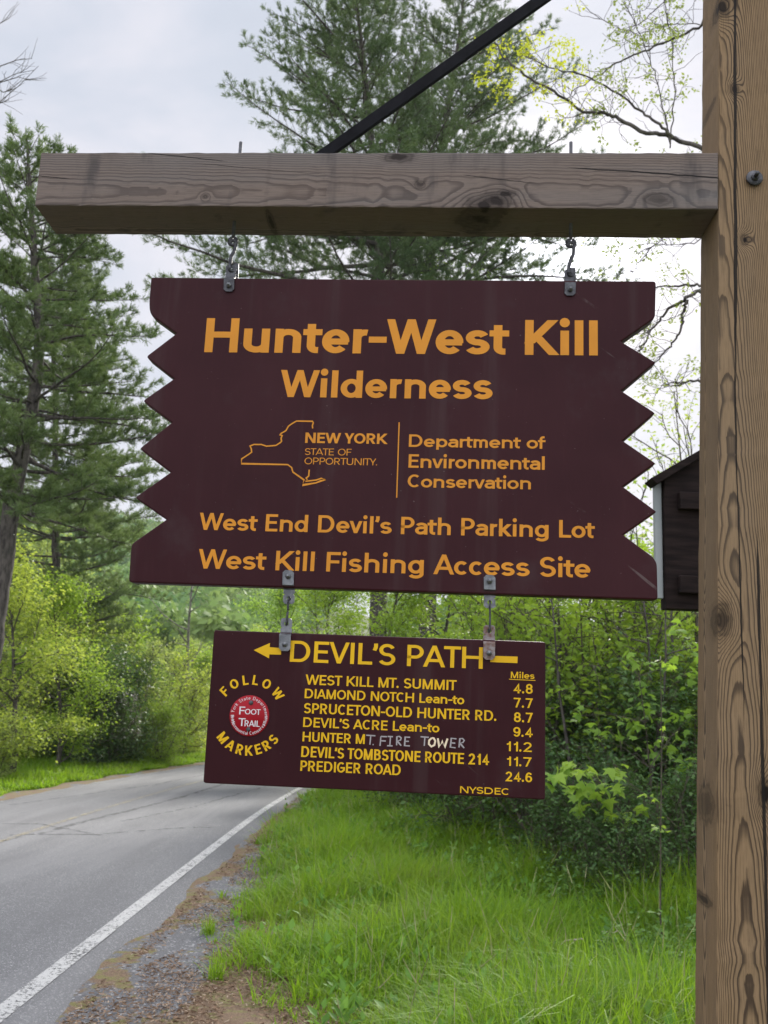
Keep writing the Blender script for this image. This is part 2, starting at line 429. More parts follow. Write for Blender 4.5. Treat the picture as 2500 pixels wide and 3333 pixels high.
def grass_patch(x, y, z, h, w, rng, out_=None):
    parts = []; which = rng.integers(0, 4, len(x))
    if out_ is None: out_ = np.zeros((len(x), 2))
    for k, b in enumerate((.15, .5, .85, 1.15)):
        s = which == k; N = s.sum()
        if not N: continue
        P = np.stack([x[s], y[s], z[s]], -1)
        o = out_[s]; az = np.where(np.abs(o).sum(1) > 1e-6, np.arctan2(-o[:, 0], o[:, 1]), 0)+rng.normal(0, .6, N)+np.where(np.abs(o).sum(1) > 1e-6, 0, rng.uniform(0, 6.283, N))
        X = np.stack([np.cos(az), np.sin(az), 0*az], -1); Y = np.stack([-np.sin(az), np.cos(az), 0*az], -1)
        lean = rng.normal(0, .16, (N, 2))+o; Z = norm(np.stack([lean[:, 0], lean[:, 1], np.ones(N)], -1))
        tv, tf = blade_tv(b)
        parts.append(scatter(tv, tf, P, X, Y, Z, np.stack([w[s], h[s], h[s]], -1)))
    V, Fs = join(parts); return V, np.concatenate(Fs)
def wob(x, y): return .5+.25*np.sin(x*1.9+.7*y)+.25*np.sin(y*2.3-1.1*x+2)
def gedge(y): return np.interp(y, [0, 4.5, 5.4, 6.0, 6.7, 8.5, 11, 18, 24, 40], [-.2, -.15, -.25, -.45, -.95, -1.24, -1.38, -1.68, -1.70, -1.6])+.10*np.sin(y*3.1)+.06*np.sin(y*7.7)
def gright(y): return np.interp(y, [0, 8, 11, 14, 18, 30], [4.2, 4.5, 4.2, 3.2, 2.6, 2.2])
rng = np.random.default_rng(3)
def verge(N, clump):
    u = rng.uniform(0, 1, N); y = 4.4*np.exp(u*math.log(34/4.4)*.95)
    xl_, xr_ = gedge(y)+road_cx(y), gright(y)
    x = xl_ + (xr_-xl_)*rng.uniform(-.01, 1, N)**1.05
    edge = np.clip((x-xl_)/.8, .12, 1)
    thin = np.clip((6.3-y)/1.4, 0, 1)*np.clip((1.1-x)/1.4, 0, 1)     # threadbare by the bottom edge of the verge
    keep = rng.uniform(0, 1, N) < np.clip(edge+.1, 0, 1)*(1-.85*thin)*(.25+.9*wob(x*1.7, y*1.7))
    x, y, edge = x[keep], y[keep], edge[keep]; N = len(x)
    hc = (.30+1.0*wob(x*1.3, y*1.1))*rng.uniform(.45, 1.45, N)*(.4+.6*edge)*(1-.2*np.clip((y-12)/20, 0, 1))
    o = np.zeros((N, 2))
    if clump > 1:
        x, y, hc, N = np.repeat(x, clump), np.repeat(y, clump), np.repeat(hc, clump), N*clump
        g = rng.normal(0, 1, (N, 2)); x = x+g[:, 0]*.045; y = y+g[:, 1]*.045; o = g*.24
    h = .36*hc*rng.uniform(.55, 1.25, N)
    return x, y, h, (.0043+.0006*y)*rng.uniform(.5, 1.35, N), o
g1, g2 = verge(60000, 1), verge(15000, 17)
x, y, h, w, o = (np.concatenate([p, q]) for p, q in zip(g1, g2))
V, Fx = grass_patch(x, y, zg(x, y)-.02, h, w, rng, o)
tag(link('grass', mesh_np('grass', V, Fx, GRASS)), 'tall green verge grass under the trail sign right of the road', 'grass', kind='stuff')
N = 60000
y = rng.uniform(13, 50, N); d = rng.uniform(0, 1, N)**1.4*5.5
x = RX0-.38+road_cx(y)-d+.12*np.sin(y*2.1)
keep = rng.uniform(0, 1, N) < .5+.6*wob(x, y)
x, y, d = x[keep], y[keep], d[keep]; N = len(x)
h = (.07+.22*rng.uniform(.3, 1, N)*(.4+.8*wob(x, y)))*np.clip(.5+d, .5, 1.2)
V, Fx = grass_patch(x, y, zg(x, y)-.02, h, (.013+.0006*y)*rng.uniform(.7, 1.2, N), rng)
tag(link('grass', mesh_np('grass', V, Fx, GRASS)), 'strip of bright grass along the far left side of the road', 'grass', kind='stuff')
# loose tufts out on the grit, each one countable
for k, (px, py, hh) in enumerate([(705, 3180, .20), (680, 3030, .20), (800, 3080, .22), (805, 2990, .2), (900, 3180, .16)]):
    d_ = ray(px, py); q = CAMP+d_*(-(CAM_H)/(d_[2]+.025*d_[1])); Nb = 90
    r_ = np.abs(rng.normal(0, .045, Nb)); a_ = rng.uniform(0, 6.28, Nb)
    V, Fx = grass_patch(r_*np.cos(a_), r_*np.sin(a_), np.zeros(Nb)-.02, hh*rng.uniform(.4, 1.1, Nb), .006*np.ones(Nb), rng)
    lab = ['lone tuft of green grass among brown chips nearest the bottom edge of the picture', 'grass tuft on the grit closest to the white road line',
           'small grass tuft on the brown chips beside the verge grass', 'leaning grass tuft where the grit meets the tall grass', 'thin grass tuft at the foot of the verge by the chips'][k]
    tag(link('grass_tuft', mesh_np('grass_tuft', V, Fx, GRASS), None, (q[0], q[1], zg(q[0], q[1])-.02)), lab, 'grass tuft', 'grass tufts on the shoulder')

# ------------------------------------------------------------------ the sign post's own frame: a along the beam, b away from the viewer, c up
FO = np.array([-0.86643903, 2.00598663, 1.11649135]) + CAMP
YAW = R(-3.951055)
AX = np.array([math.cos(YAW), math.sin(YAW), 0]); AY = np.array([-math.sin(YAW), math.cos(YAW), 0]); AZ = np.array([0, 0, 1.])
def fr(px, py, b):
    d = ray(px, py); t = ((FO-CAMP)@AY+b)/(d@AY); P = CAMP+d*t-FO
    return float(P@AX), float(P[2])
def fpt(a, b, c): return FO+AX*a+AY*b+AZ*c
def fthing(name, label, cat, base, group=None):
    o = thing(name, label, cat, tuple(fpt(*base)), YAW, group); o['_b'] = 0; del o['_b']
    BASES[o.name] = base; return o
BASES = {}
def loc(V, base): return np.asarray(V, float)-np.array(base)
def box_bm(V8):
    """hexahedron from 8 points, bottom ring then top ring"""
    bm = bmesh.new(); vs = [bm.verts.new(tuple(v)) for v in V8]
    for f in ((3, 2, 1, 0), (4, 5, 6, 7), (0, 1, 5, 4), (1, 2, 6, 5), (2, 3, 7, 6), (3, 0, 4, 7)): bm.faces.new([vs[i] for i in f])
    return bm
def bevel_all(bm, off, seg=2):
    bmesh.ops.bevel(bm, geom=list(bm.edges), offset=off, segments=seg, affect='EDGES', profile=.6)
def worn(bm, axis, off, amp, seed, cuts=70):
    ed = [e for e in bm.edges if abs((e.verts[0].co-e.verts[1].co).normalized()[axis]) > .9]
    bmesh.ops.subdivide_edges(bm, edges=ed, cuts=cuts, use_grid_fill=True)
    sharp = [e for e in bm.edges if len(e.link_faces) == 2 and e.calc_face_angle(0) > .6]
    bmesh.ops.bevel(bm, geom=sharp, offset=off, segments=2, affect='EDGES', profile=.6)
    r_ = np.random.default_rng(seed); k = {}
    for v in bm.verts:
        q = round(v.co[axis], 3)
        if q not in k: k[q] = r_.normal(0, amp, 3)
        d = k[q]*.5+r_.normal(0, amp*.5, 3); d[axis] = 0
        v.co += Vector(d)
def rough_box(V8, off, n=0, amp=0.0, axis=0, seed=0):
    bm = box_bm(V8); bevel_all(bm, off, 2); return bm

def mat_wood(name, base, axis, pith, freq, light, dark, grey, knots, cracks, greyamt=.5, stain=.4, warp=.05, tilt=-.028):
    m, nt = newmat(name)
    p = nd(nt, 'ShaderNodeVectorMath', {0: objc(nt), 1: tuple(base)}, operation='ADD').outputs[0]
    s = nd(nt, 'ShaderNodeSeparateXYZ', {0: p}).outputs
    A, B, C = s[0], s[1], s[2]
    L, P = (C, A) if axis == 'z' else (A, C)
    str_ = (1, 1, .13) if axis == 'z' else (.11, 1, 1)
    w1 = nd(nt, 'ShaderNodeTexNoise', {'Vector': vmul(nt, p, str_), 'Scale': 5.0, 'Detail': 3.0}).outputs['Color']
    ws = nd(nt, 'ShaderNodeSeparateColor', {0: w1}).outputs
    P2 = M(nt, 'ADD', M(nt, 'SUBTRACT', P, pith[0]), M(nt, 'MULTIPLY', M(nt, 'SUBTRACT', ws[0], .5), warp))
    B = M(nt, 'ADD', B, M(nt, 'MULTIPLY', L, tilt))
    B2 = M(nt, 'ADD', M(nt, 'SUBTRACT', B, pith[1]), M(nt, 'MULTIPLY', M(nt, 'SUBTRACT', ws[1], .5), warp))
    r = M(nt, 'SQRT', M(nt, 'ADD', M(nt, 'MULTIPLY', P2, P2), M(nt, 'MULTIPLY', B2, B2)))
    B = s[1]
    kmask = None; kring = None
    for (kp, kb, kl, sp, sl, amp, drk) in knots:
        dp = M(nt, 'DIVIDE', M(nt, 'SUBTRACT', P, kp), sp); dl = M(nt, 'DIVIDE', M(nt, 'SUBTRACT', L, kl), sl)
        db = M(nt, 'DIVIDE', M(nt, 'SUBTRACT', B, kb), .05)
        d2 = M(nt, 'ADD', M(nt, 'ADD', M(nt, 'MULTIPLY', dp, dp), M(nt, 'MULTIPLY', dl, dl)), M(nt, 'MULTIPLY', db, db))
        wide = M(nt, 'EXPONENT', M(nt, 'MULTIPLY', d2, -.28))
        r = M(nt, 'ADD', r, M(nt, 'MULTIPLY', wide, amp))
        d = M(nt, 'SQRT', d2)
        dn = M(nt, 'ADD', d, M(nt, 'MULTIPLY', M(nt, 'SUBTRACT', noise(nt, p, 45, 4), .5), 1.1))
        core = M(nt, 'MULTIPLY', step(nt, dn, .95, .45), drk)
        halo_ = M(nt, 'MULTIPLY', step(nt, dn, 1.7, .8), .45*min(1, drk+.2))
        rings_k = M(nt, 'MULTIPLY', M(nt, 'MULTIPLY', M(nt, 'ADD', M(nt, 'SINE', M(nt, 'MULTIPLY', dn, 13.0)), 1.0), .12), step(nt, dn, 1.9, .9))
        tot = M(nt, 'MAXIMUM', M(nt, 'ADD', halo_, rings_k), core)
        kmask = tot if kmask is None else M(nt, 'MAXIMUM', kmask, tot)
    fn = noise(nt, vmul(nt, p, tuple(q if q == 1 else .05 for q in str_)), 160, 3, .7)
    ph = M(nt, 'FRACT', M(nt, 'ADD', M(nt, 'MULTIPLY', r, freq), M(nt, 'MULTIPLY', fn, .35)))
    ring = M(nt, 'MULTIPLY', step(nt, ph, .45, .82), step(nt, ph, 1.0, .90))
    rv = noise(nt, vmul(nt, p, str_), 9, 2)
    ring = M(nt, 'MULTIPLY', ring, step(nt, rv, .25, .7, .45, 1.0))
    col = mix(nt, ring, light, dark)
    fib = noise(nt, vmul(nt, p, tuple(q if q == 1 else .03 for q in str_)), 420, 3, .8)
    col = mix(nt, M(nt, 'MULTIPLY', step(nt, fib, .4, .75), .45), col, tuple(q*.62 for q in dark))
    big = noise(nt, vmul(nt, p, str_), 4.5, 4, .6)
    col = mix(nt, M(nt, 'MULTIPLY', step(nt, big, .38, .66), greyamt), col, grey)
    # rain streaks and mildew
    st = noise(nt, vmul(nt, p, (1, 1, .25) if axis == 'x' else (1, 1, .12)), 12, 4, .6)
    col = mix(nt, M(nt, 'MULTIPLY', step(nt, st, .55, .74), stain), col, (.045, .040, .040))
    if kmask is not None: col = mix(nt, kmask, col, tuple(q*.30 for q in dark))
    h = M(nt, 'ADD', M(nt, 'MULTIPLY', ring, -.4), M(nt, 'MULTIPLY', fib, -.5))
    for (l0, l1, p0, p1, wd, front) in cracks:
        t_ = M(nt, 'DIVIDE', M(nt, 'SUBTRACT', L, l0), l1-l0)
        cn = noise(nt, vmul(nt, p, (0, 0, 1) if axis == 'z' else (1, 0, 0)), 4, 6, .65)
        pc = M(nt, 'ADD', M(nt, 'MULTIPLY_ADD', t_, p1-p0, p0), M(nt, 'MULTIPLY', M(nt, 'SUBTRACT', cn, .5), .010))
        dist = M(nt, 'ABSOLUTE', M(nt, 'SUBTRACT', P, pc))
        win = M(nt, 'MULTIPLY', step(nt, t_, 0, .12), step(nt, t_, 1, .75))
        wdn = M(nt, 'MULTIPLY', win, M(nt, 'MULTIPLY', step(nt, noise(nt, vmul(nt, p, str_), 20, 2), .2, .7, .5, 1.3), wd))
        mk = M(nt, 'MULTIPLY', M(nt, 'LESS_THAN', dist, wdn), M(nt, 'LESS_THAN', B, front))
        col = mix(nt, M(nt, 'MULTIPLY', mk, .93), col, (.008, .006, .005))
        h = M(nt, 'ADD', h, M(nt, 'MULTIPLY', mk, -2.0))
    out(nt, principled(nt, col, .82, normal=bump(nt, h, .35, .0025), spec=.25)); return m

# corners read on the front and back planes of the timber
D = 0.1406
a_ft, c_ft = fr(2340, 0, 0); a_fb, c_fb = fr(2332, 3333, 0)
a_bt, c_bt = fr(2287, 0, D); a_bb, c_bb = fr(2262, 3333, D)
def lin(c, a0, c0, a1, c1): return a0+(a1-a0)*(c-c0)/(c1-c0)
GZ = float(zg(fpt(1.55, 0, 0)[0], fpt(1.55, 0, 0)[1]))-FO[2]
CT = .98
Wd = .143
def post_ring(c): 
    af = lin(c, a_ft, c_ft, a_fb, c_fb); ab = lin(c, a_bt, c_bt, a_bb, c_bb)
    return [(af, 0, c), (af+Wd, 0, c), (ab+Wd, D, c), (ab, D, c)]
PB = (1.60, .07, GZ)
post = fthing('sign_post', 'tall square timber post with a horizontal beam, metal strap and bolts carrying the hanging signs', 'sign post', PB)
def kn(px, py, b, sp, sl, amp, drk, axis):
    a, c = fr(px, py, b)
    return (a, b, c, sp, sl, amp, drk) if axis == 'z' else (c, b, a, sp, sl, amp, drk)
pk = [kn(2392, 290, 0, .009, .013, .012, .9, 'z'), kn(2425, 780, 0, .009, .012, .014, 1, 'z'), kn(2352, 2018, 0, .017, .030, .022, .8, 'z'),
      kn(2350, 22, 0, .016, .026, .02, .95, 'z'), kn(2490, 2585, 0, .012, .026, .016, 1, 'z'),
      kn(2304, 2616, .07, .4, .034, .0, .6, 'z'), kn(2280, 2925, .09, .4, .010, .0, .85, 'z'), kn(2304, 370, .08, .4, .012, .0, .5, 'z')]
a_cr = fr(2412, 300, 0); a_cr2 = fr(2398, 1500, 0); a_cr3 = fr(2480, 2100, 0); a_cr4 = fr(2492, 3200, 0)
pc = [(c_ft+.4, -.52, a_cr[0]+.008, a_cr2[0], .0032, .02), (-.35, -1.2, a_cr2[0]+.002, a_cr2[0]-.004, .0018, .02), (-.72, -1.9, a_cr3[0], a_cr4[0], .0028, .02)]
WPOST = mat_wood('post_timber', PB, 'z', (1.607, .105), 400, (.25, .163, .084), (.022, .011, .005), (.205, .155, .105), pk, pc, .28, .12, .016, -.018)
bm = box_bm([loc(v, PB) for v in post_ring(GZ-.5)+post_ring(CT)]); worn(bm, 2, .0035, .0007, 4, 110)
link('post', bm_mesh('post', bm, WPOST), post)
# beam: six-sided timber butted against the post
def two(px, py, b): a, c = fr(px, py, b); return (a, b, c)
q = [two(113, 667.5, 0), two(2334, 682.6, 0), two(2278.6, 778, D), two(183, 762.5, D)]
top = [two(133.4, 496.5, 0), two(2335, 498.7, 0)]
hgt = top[0][2]-q[0][2]
q[1] = (lin(q[1][2], a_ft, c_ft, a_fb, c_fb)-.0005, -.0025, q[1][2]); tr = (lin(top[1][2], a_ft, c_ft, a_fb, c_fb)-.0005, -.0025, top[1][2])
q[2] = (lin(q[2][2], a_bt, c_bt, a_bb, c_bb)-.0005, D-.002, q[2][2])
V8 = q+[top[0], tr, (q[2][0], D-.002, tr[2]), (q[3][0]+.012, D, top[0][2])]
bk = [kn(1575, 668, 0, .014, .030, .002, 1, 'x'), kn(1612, 655, 0, .017, .026, .002, 1, 'x'), kn(1645, 632, 0, .010, .020, .002, 1, 'x'), kn(1300, 512, 0, .012, .03, 0.0081, .95, 'x'), kn(1608, 655, 0, .020, .036, 0.0108, .9, 'x'), kn(2142, 650, 0, .015, .030, 0.0099, .6, 'x'), kn(1367, 602, 0, .010, .011, 0.0054, .6, 'x'),
      kn(668, 640, 0, .006, .007, .008, .5, 'x'), kn(1560, 700, .05, .02, .05, 0.0090, .95, 'x'), kn(884, 728, .075, .3, .008, 0, .9, 'x')]
c_ = lambda px, py: fr(px, py, 0)
bc = [(c_(1830, 545)[0], c_(2340, 592)[0]+.1, c_(1830, 545)[1], c_(2400, 590)[1], .0016, .02), (c_(1500, 575)[0], c_(1760, 605)[0], c_(1500, 575)[1]+.004, c_(1760, 600)[1], .0013, .02),
      (c_(110, 568)[0]-.02, c_(245, 582)[0], c_(110, 568)[1], c_(245, 584)[1], .0015, .02), (c_(470, 492)[0], c_(760, 530)[0], c_(470, 497)[1], c_(760, 530)[1], .0009, .02),
      (c_(620, 540)[0], c_(1110, 600)[0], c_(620, 532)[1], c_(1110, 572)[1], .0006, .02)]
WBEAM = mat_wood('beam_timber', PB, 'x', (.035, .115), 300, (.180, .138, .112), (.068, .048, .039), (.145, .137, .132), bk, bc, .66, .65, .016, -.006)
bm = box_bm([loc(v, PB) for v in V8]); worn(bm, 0, .0032, .0007, 5, 70)
link('crossbeam', bm_mesh('crossbeam', bm, WBEAM), post)

STEEL = mat_flat('galvanised_steel', (.11, .115, .12), (.21, .215, .22), 60, .42, .75, .15)
DSTEEL = mat_flat('dull_steel', (.045, .045, .047), (.10, .10, .105), 70, .5, .7, .2)
RUST = mat_flat('rusty_steel', (.13, .06, .04), (.26, .23, .22), 90, .75, .2, .4)
BLACKM = mat_flat('black_strap_steel', (.003, .003, .004), (.007, .007, .009), 25, .75, .0, .1, .12)
def add_tube(name, pts, rad, mat, parent, base, sides=10, smooth=True):
    V, Fs = caps_tube([(loc(pts, base), rad)], sides)
    return link(name, mesh_np(name, V, Fs, mat, smooth), parent)
def arc(center, r, a0, a1, n, plane='ac', b=0.0):
    t = np.linspace(R(a0), R(a1), n)
    if plane == 'ac': return np.stack([center[0]+r*np.cos(t), np.full(n, center[1]), center[2]+r*np.sin(t)], -1)
    return np.stack([np.full(n, center[0]), center[1]+r*np.cos(t), center[2]+r*np.sin(t)], -1)
def bolt(parent, base, a, b, c, r, hgt_, mat, washer=0.0, stud=0.0, name='bolt'):
    """hexagon head facing the viewer"""
    lines = [([(a, b, c), (a, b-hgt_, c)], [r, r])]
    V, Fs = caps_tube([(loc(l[0], base), l[1]) for l in lines], 6)
    me = mesh_np(name, V, Fs, mat); o = link(name, me, parent)
    if washer:
        add_tube('washer', [(a, b, c), (a, b-.003, c), (a, b-.0045, c)], [washer, washer, washer*.93], DSTEEL, parent, base, 24, False)
    if stud: add_tube('stud', [(a, b-hgt_, c), (a, b-hgt_-stud, c)], [r*.5, r*.5], DSTEEL, parent, base, 10)
    return o
# big bolt through the post
a, c = fr(2455, 581, -.004)
bolt(post, PB, a, -.0045, c, .0095, .010, DSTEEL, .0185, .014)
# diagonal strap from the middle of the beam up to the post
a0, c0 = fr(1052, 508, .07); a1, c1 = fr(1763, 0, .07)
a2 = 1.612; c2 = c0+(c1-c0)*(a2-a0)/(a1-a0)
dv = np.array([a1-a0, c1-c0]); dv /= np.linalg.norm(dv); pv = np.array([-dv[1], dv[0]])
def strap_pt(t, s, b): 
    p = np.array([a0, c0])+(np.array([a2, c2])-np.array([a0, c0]))*t+pv*s; return (p[0], b, p[1])
ring = [strap_pt(-.03, -.0145, .062), strap_pt(1, -.0145, .062), strap_pt(1, -.0145, .074), strap_pt(-.03, -.0145, .074),
        strap_pt(-.03, .0145, .062), strap_pt(1, .0145, .062), strap_pt(1, .0145, .074), strap_pt(-.03, .0145, .074)]
bm = box_bm([loc(v, PB) for v in ring]); bevel_all(bm, .0015)
link('brace', bm_mesh('brace', bm, BLACKM), post)
# eye bolts through the beam: threaded end above, eye below
HB = .07
eyes = []
for (px, pyt, pye) in ((758, 786, 786), (1858, 788, 792)):
    a, c = fr(px, pye, HB); eyes.append((a, c))
    top_c = fr(px+15, 463, HB)[1]
    add_tube('eye_bolt', [(a, HB, top_c), (a, HB, c+.011)], .0042, DSTEEL, post, PB)
    e = link('eye', mesh_np('eye', *(lambda VF: (VF[0], VF[1]))(caps_tube([(loc(arc((a, HB, c), .0095, 95, 430, 22), PB), .0042)], 8)), DSTEEL, True), post)

# ------------------------------------------------------------------ signs
X_ = .63
def EL(cx, cy, rx, ry, a0, a1):
    n = max(3, int(abs(a1-a0)/11)); t = np.linspace(R(a0), R(a1), n+1)
    return [(cx+rx*math.cos(q), cy+ry*math.sin(q)) for q in t]
def ring_o(cx, cy, rx, ry): return ('P', EL(cx, cy, rx, ry, 0, 360))
_S = lambda h, w: ('P', EL(w/2, .75*h, w*.46, .25*h, 22, 270)[:-1]+EL(w/2, .25*h, w/2, .25*h, 90, -158))
# block letters as strokes: P = polyline of even width (y 9 / -9 / 8 run to cap line, base line, x line), D = slanted bar cut level, O = dot
GLYPHS = {
 'A': (.66, [('D', .0, 0, .33, 1), ('D', .66, 0, .33, 1), ('P', [(.12, .27), (.54, .27)])]), 'B': (.49, [('P', [(0, 0), (0, 1), (.22, 1)]+EL(.21, .77, .23, .23, 85, -85)+[(.0, .54)]), ('P', [(0, .54), (.22, .54)]+EL(.22, .27, .27, .27, 85, -85)+[(.22, 0), (0, 0)])]), 'C': (.58, [('P', EL(.31, .5, .31, .5, 48, 312))]),
 'D': (.56, [('P', [(0, 0), (0, 1), (.25, 1)]+EL(.26, .5, .30, .5, 80, -80)+[(.25, 0), (0, 0)])]), 'E': (.42, [('P', [(.42, 1), (0, 1), (0, 0), (.42, 0)]), ('P', [(0, .52), (.38, .52)])]),
 'F': (.42, [('P', [(.42, 1), (0, 1), (0, -9)]), ('P', [(0, .50), (.37, .50)])]), 'G': (.6, [('P', EL(.31, .5, .31, .5, 48, 335)), ('P', [(.34, .46), (.6, .46), (.6, .14)])]),
 'H': (.54, [('P', [(0, -9), (0, 9)]), ('P', [(.54, -9), (.54, 9)]), ('P', [(0, .52), (.54, .52)])]), 'I': (0, [('P', [(0, -9), (0, 9)])]),
 'K': (.54, [('P', [(0, -9), (0, 9)]), ('D', .52, 1, .0, .33), ('D', .17, .52, .55, 0)]), 'L': (.40, [('P', [(0, 9), (0, 0), (.40, 0)])]),
 'M': (.64, [('P', [(0, -9), (0, 9)]), ('P', [(.64, -9), (.64, 9)]), ('D', .02, 1, .32, 0), ('D', .62, 1, .32, 0)]), 'N': (.54, [('P', [(0, -9), (0, 9)]), ('P', [(.54, -9), (.54, 9)]), ('D', .02, 1, .52, 0)]),
 'O': (.66, [ring_o(.33, .5, .33, .5)]), 'P': (.48, [('P', [(0, -9), (0, 1), (.22, 1)]+EL(.22, .71, .26, .29, 90, -90)+[(0, .42)])]),
 'R': (.50, [('P', [(0, -9), (0, 1), (.22, 1)]+EL(.22, .72, .26, .28, 90, -90)+[(0, .44)]), ('D', .25, .44, .50, 0)]), 'S': (.50, [_S(1, .5)]),
 'T': (.50, [('P', [(0, 1), (.50, 1)]), ('P', [(.25, -9), (.25, 1)])]), 'U': (.52, [('P', [(0, 9), (0, .27)]+EL(.26, .27, .26, .27, 190, 350)+[(.52, .27), (.52, 9)])]),
 'V': (.60, [('D', 0, 1, .3, 0), ('D', .6, 1, .3, 0)]), 'W': (.88, [('D', 0, 1, .22, 0), ('D', .44, 1, .22, 0), ('D', .44, 1, .66, 0), ('D', .88, 1, .66, 0)]),
 'Y': (.56, [('D', 0, 1, .28, .38), ('D', .56, 1, .28, .38), ('P', [(.28, -9), (.28, .45)])]),
 'a': (.43, [('P', EL(.22, X_-.17, .21, .17, 158, 0)+[(.43, -9)]), ('P', [(.43, .37), (.19, .37)]+EL(.19, .185, .19, .185, 100, 265)+[(.28, .02), (.43, .14)])]),
 'c': (.40, [('P', EL(.22, X_/2, .22, X_/2, 45, 315))]), 'd': (.48, [ring_o(.235, X_/2, .235, X_/2), ('P', [(.48, -9), (.48, 9)])]),
 'e': (.48, [('P', [(.06, X_/2-.01), (.45, X_/2-.01)]), ('P', EL(.24, X_/2, .24, X_/2, -6, 318))]), 'f': (.27, [('P', [(.30, 1)]+EL(.25, .82, .15, .18, 95, 180)+[(.1, -9)]), ('P', [(0, X_), (.28, X_)])]),
 'g': (.48, [ring_o(.235, X_/2, .235, X_/2), ('P', [(.48, 8), (.48, -.1)]+EL(.24, -.1, .24, .19, -10, -155))]),
 'h': (.43, [('P', [(0, -9), (0, 9)]), ('P', [(0, X_-.22)]+EL(.215, X_-.2, .215, .2, 170, 10)+[(.43, X_-.22), (.43, -9)])]), 'i': (0, [('P', [(0, -9), (0, 8)]), ('O', 0, .93)]),
 'k': (.42, [('P', [(0, -9), (0, 9)]), ('D', .41, .7, .0, .24), ('D', .13, .36, .43, 0)]), 'l': (0, [('P', [(0, -9), (0, 9)])]),
 'm': (.66, [('P', [(0, -9), (0, 8)]), ('P', [(0, X_-.2)]+EL(.165, X_-.18, .165, .18, 170, 10)+[(.33, X_-.2), (.33, -9)]), ('P', [(.33, X_-.2)]+EL(.495, X_-.18, .165, .18, 170, 10)+[(.66, X_-.2), (.66, -9)])]),
 'n': (.43, [('P', [(0, -9), (0, 8)]), ('P', [(0, X_-.22)]+EL(.215, X_-.2, .215, .2, 170, 10)+[(.43, X_-.22), (.43, -9)])]), 'o': (.49, [ring_o(.245, X_/2, .245, X_/2)]),
 'p': (.48, [ring_o(.245, X_/2, .235, X_/2), ('P', [(0, 8), (0, -.33)])]), 'r': (.22, [('P', [(0, -9), (0, 8)]), ('P', [(0, X_-.22)]+EL(.2, X_-.2, .2, .2, 170, 75))]),
 's': (.40, [_S(X_, .40)]), 't': (.30, [('P', [(.11, .92), (.11, .16)]+EL(.25, .16, .14, .16, 190, 265)+[(.31, 0)]), ('P', [(0, X_), (.29, X_)])]),
 'u': (.43, [('P', [(0, 8), (0, .22)]+EL(.215, .2, .215, .2, 190, 350)+[(.43, .22)]), ('P', [(.43, -9), (.43, 8)])]), 'v': (.46, [('D', 0, .7, .23, 0), ('D', .46, .7, .23, 0)]),
 'w': (.66, [('D', 0, .7, .165, 0), ('D', .33, .7, .165, 0), ('D', .33, .7, .495, 0), ('D', .66, .7, .495, 0)]),
 '.': (.0, [('O', 0, .02)]), '’': (.03, [('P', [(.03, 9), (.03, .88), (-.02, .70)])]), '-': (.24, [('P', [(0, .38), (.24, .38)])]),
 '1': (.22, [('P', [(.22, -9), (.22, 9)]), ('P', [(0, .74), (.14, .80), (.22, .93)])]), '2': (.46, [('P', EL(.22, .73, .22, .27, 172, -30)+[(.02, 0), (.46, 0)])]),
 '4': (.50, [('P', [(.36, -9), (.36, .98), (.02, .26), (.50, .26)])]), '6': (.46, [ring_o(.23, .30, .23, .30), ('P', EL(.25, .52, .25, .48, 40, 180)+[(0, .30)])]),
 '7': (.46, [('P', [(0, 1), (.46, 1)]), ('D', .45, .96, .15, 0)]), '8': (.46, [ring_o(.23, .75, .20, .25), ring_o(.23, .27, .23, .27)]), '9': (.46, [ring_o(.23, .70, .23, .30), ('P', [(.46, .70)]+EL(.21, .48, .25, .48, 0, -140))]),
}
GLYPHS['2'] = (.46, [('P', EL(.22, .73, .22, .27, 172, -38)+[(.02, 0), (.46, 0)])])
THIN = .76
TUCK = {c: (.35, .35) for c in 'oOCGeacdSs'}
TUCK.update({c: (.7, .7) for c in 'tWVAYTvwf'}); TUCK.update({'r': (0, .75), '-': (.5, .4), 'L': (0, .5), 'P': (0, .4), 'K': (0, .6), 'k': (0, .5), '.': (.3, 0), '’': (.4, .4), 'E': (0, .2), 'F': (0, .5), 'b': (0, .3), 'p': (0, .3), 'g': (.3, 0), 'd': (.35, 0)})
for _c, _f in {'H': 1.18, 'N': 1.15, 'D': 1.12, 'O': 1.06, 'K': 1.12, 'W': 1.18, 'M': 1.12, 'U': 1.08, 'u': 1.06, 'n': 1.06, 'h': 1.06, 't': .95, 'A': 1.05, 'V': 1.05}.items():
    _w, _l = GLYPHS[_c]
    GLYPHS[_c] = (_w*_f, [('D', g[1]*_f, g[2], g[3]*_f, g[4]) if g[0] == 'D' else ('O', g[1]*_f, g[2]) if g[0] == 'O' else ('P', [(x*_f, y) for x, y in g[1]]) for g in _l])
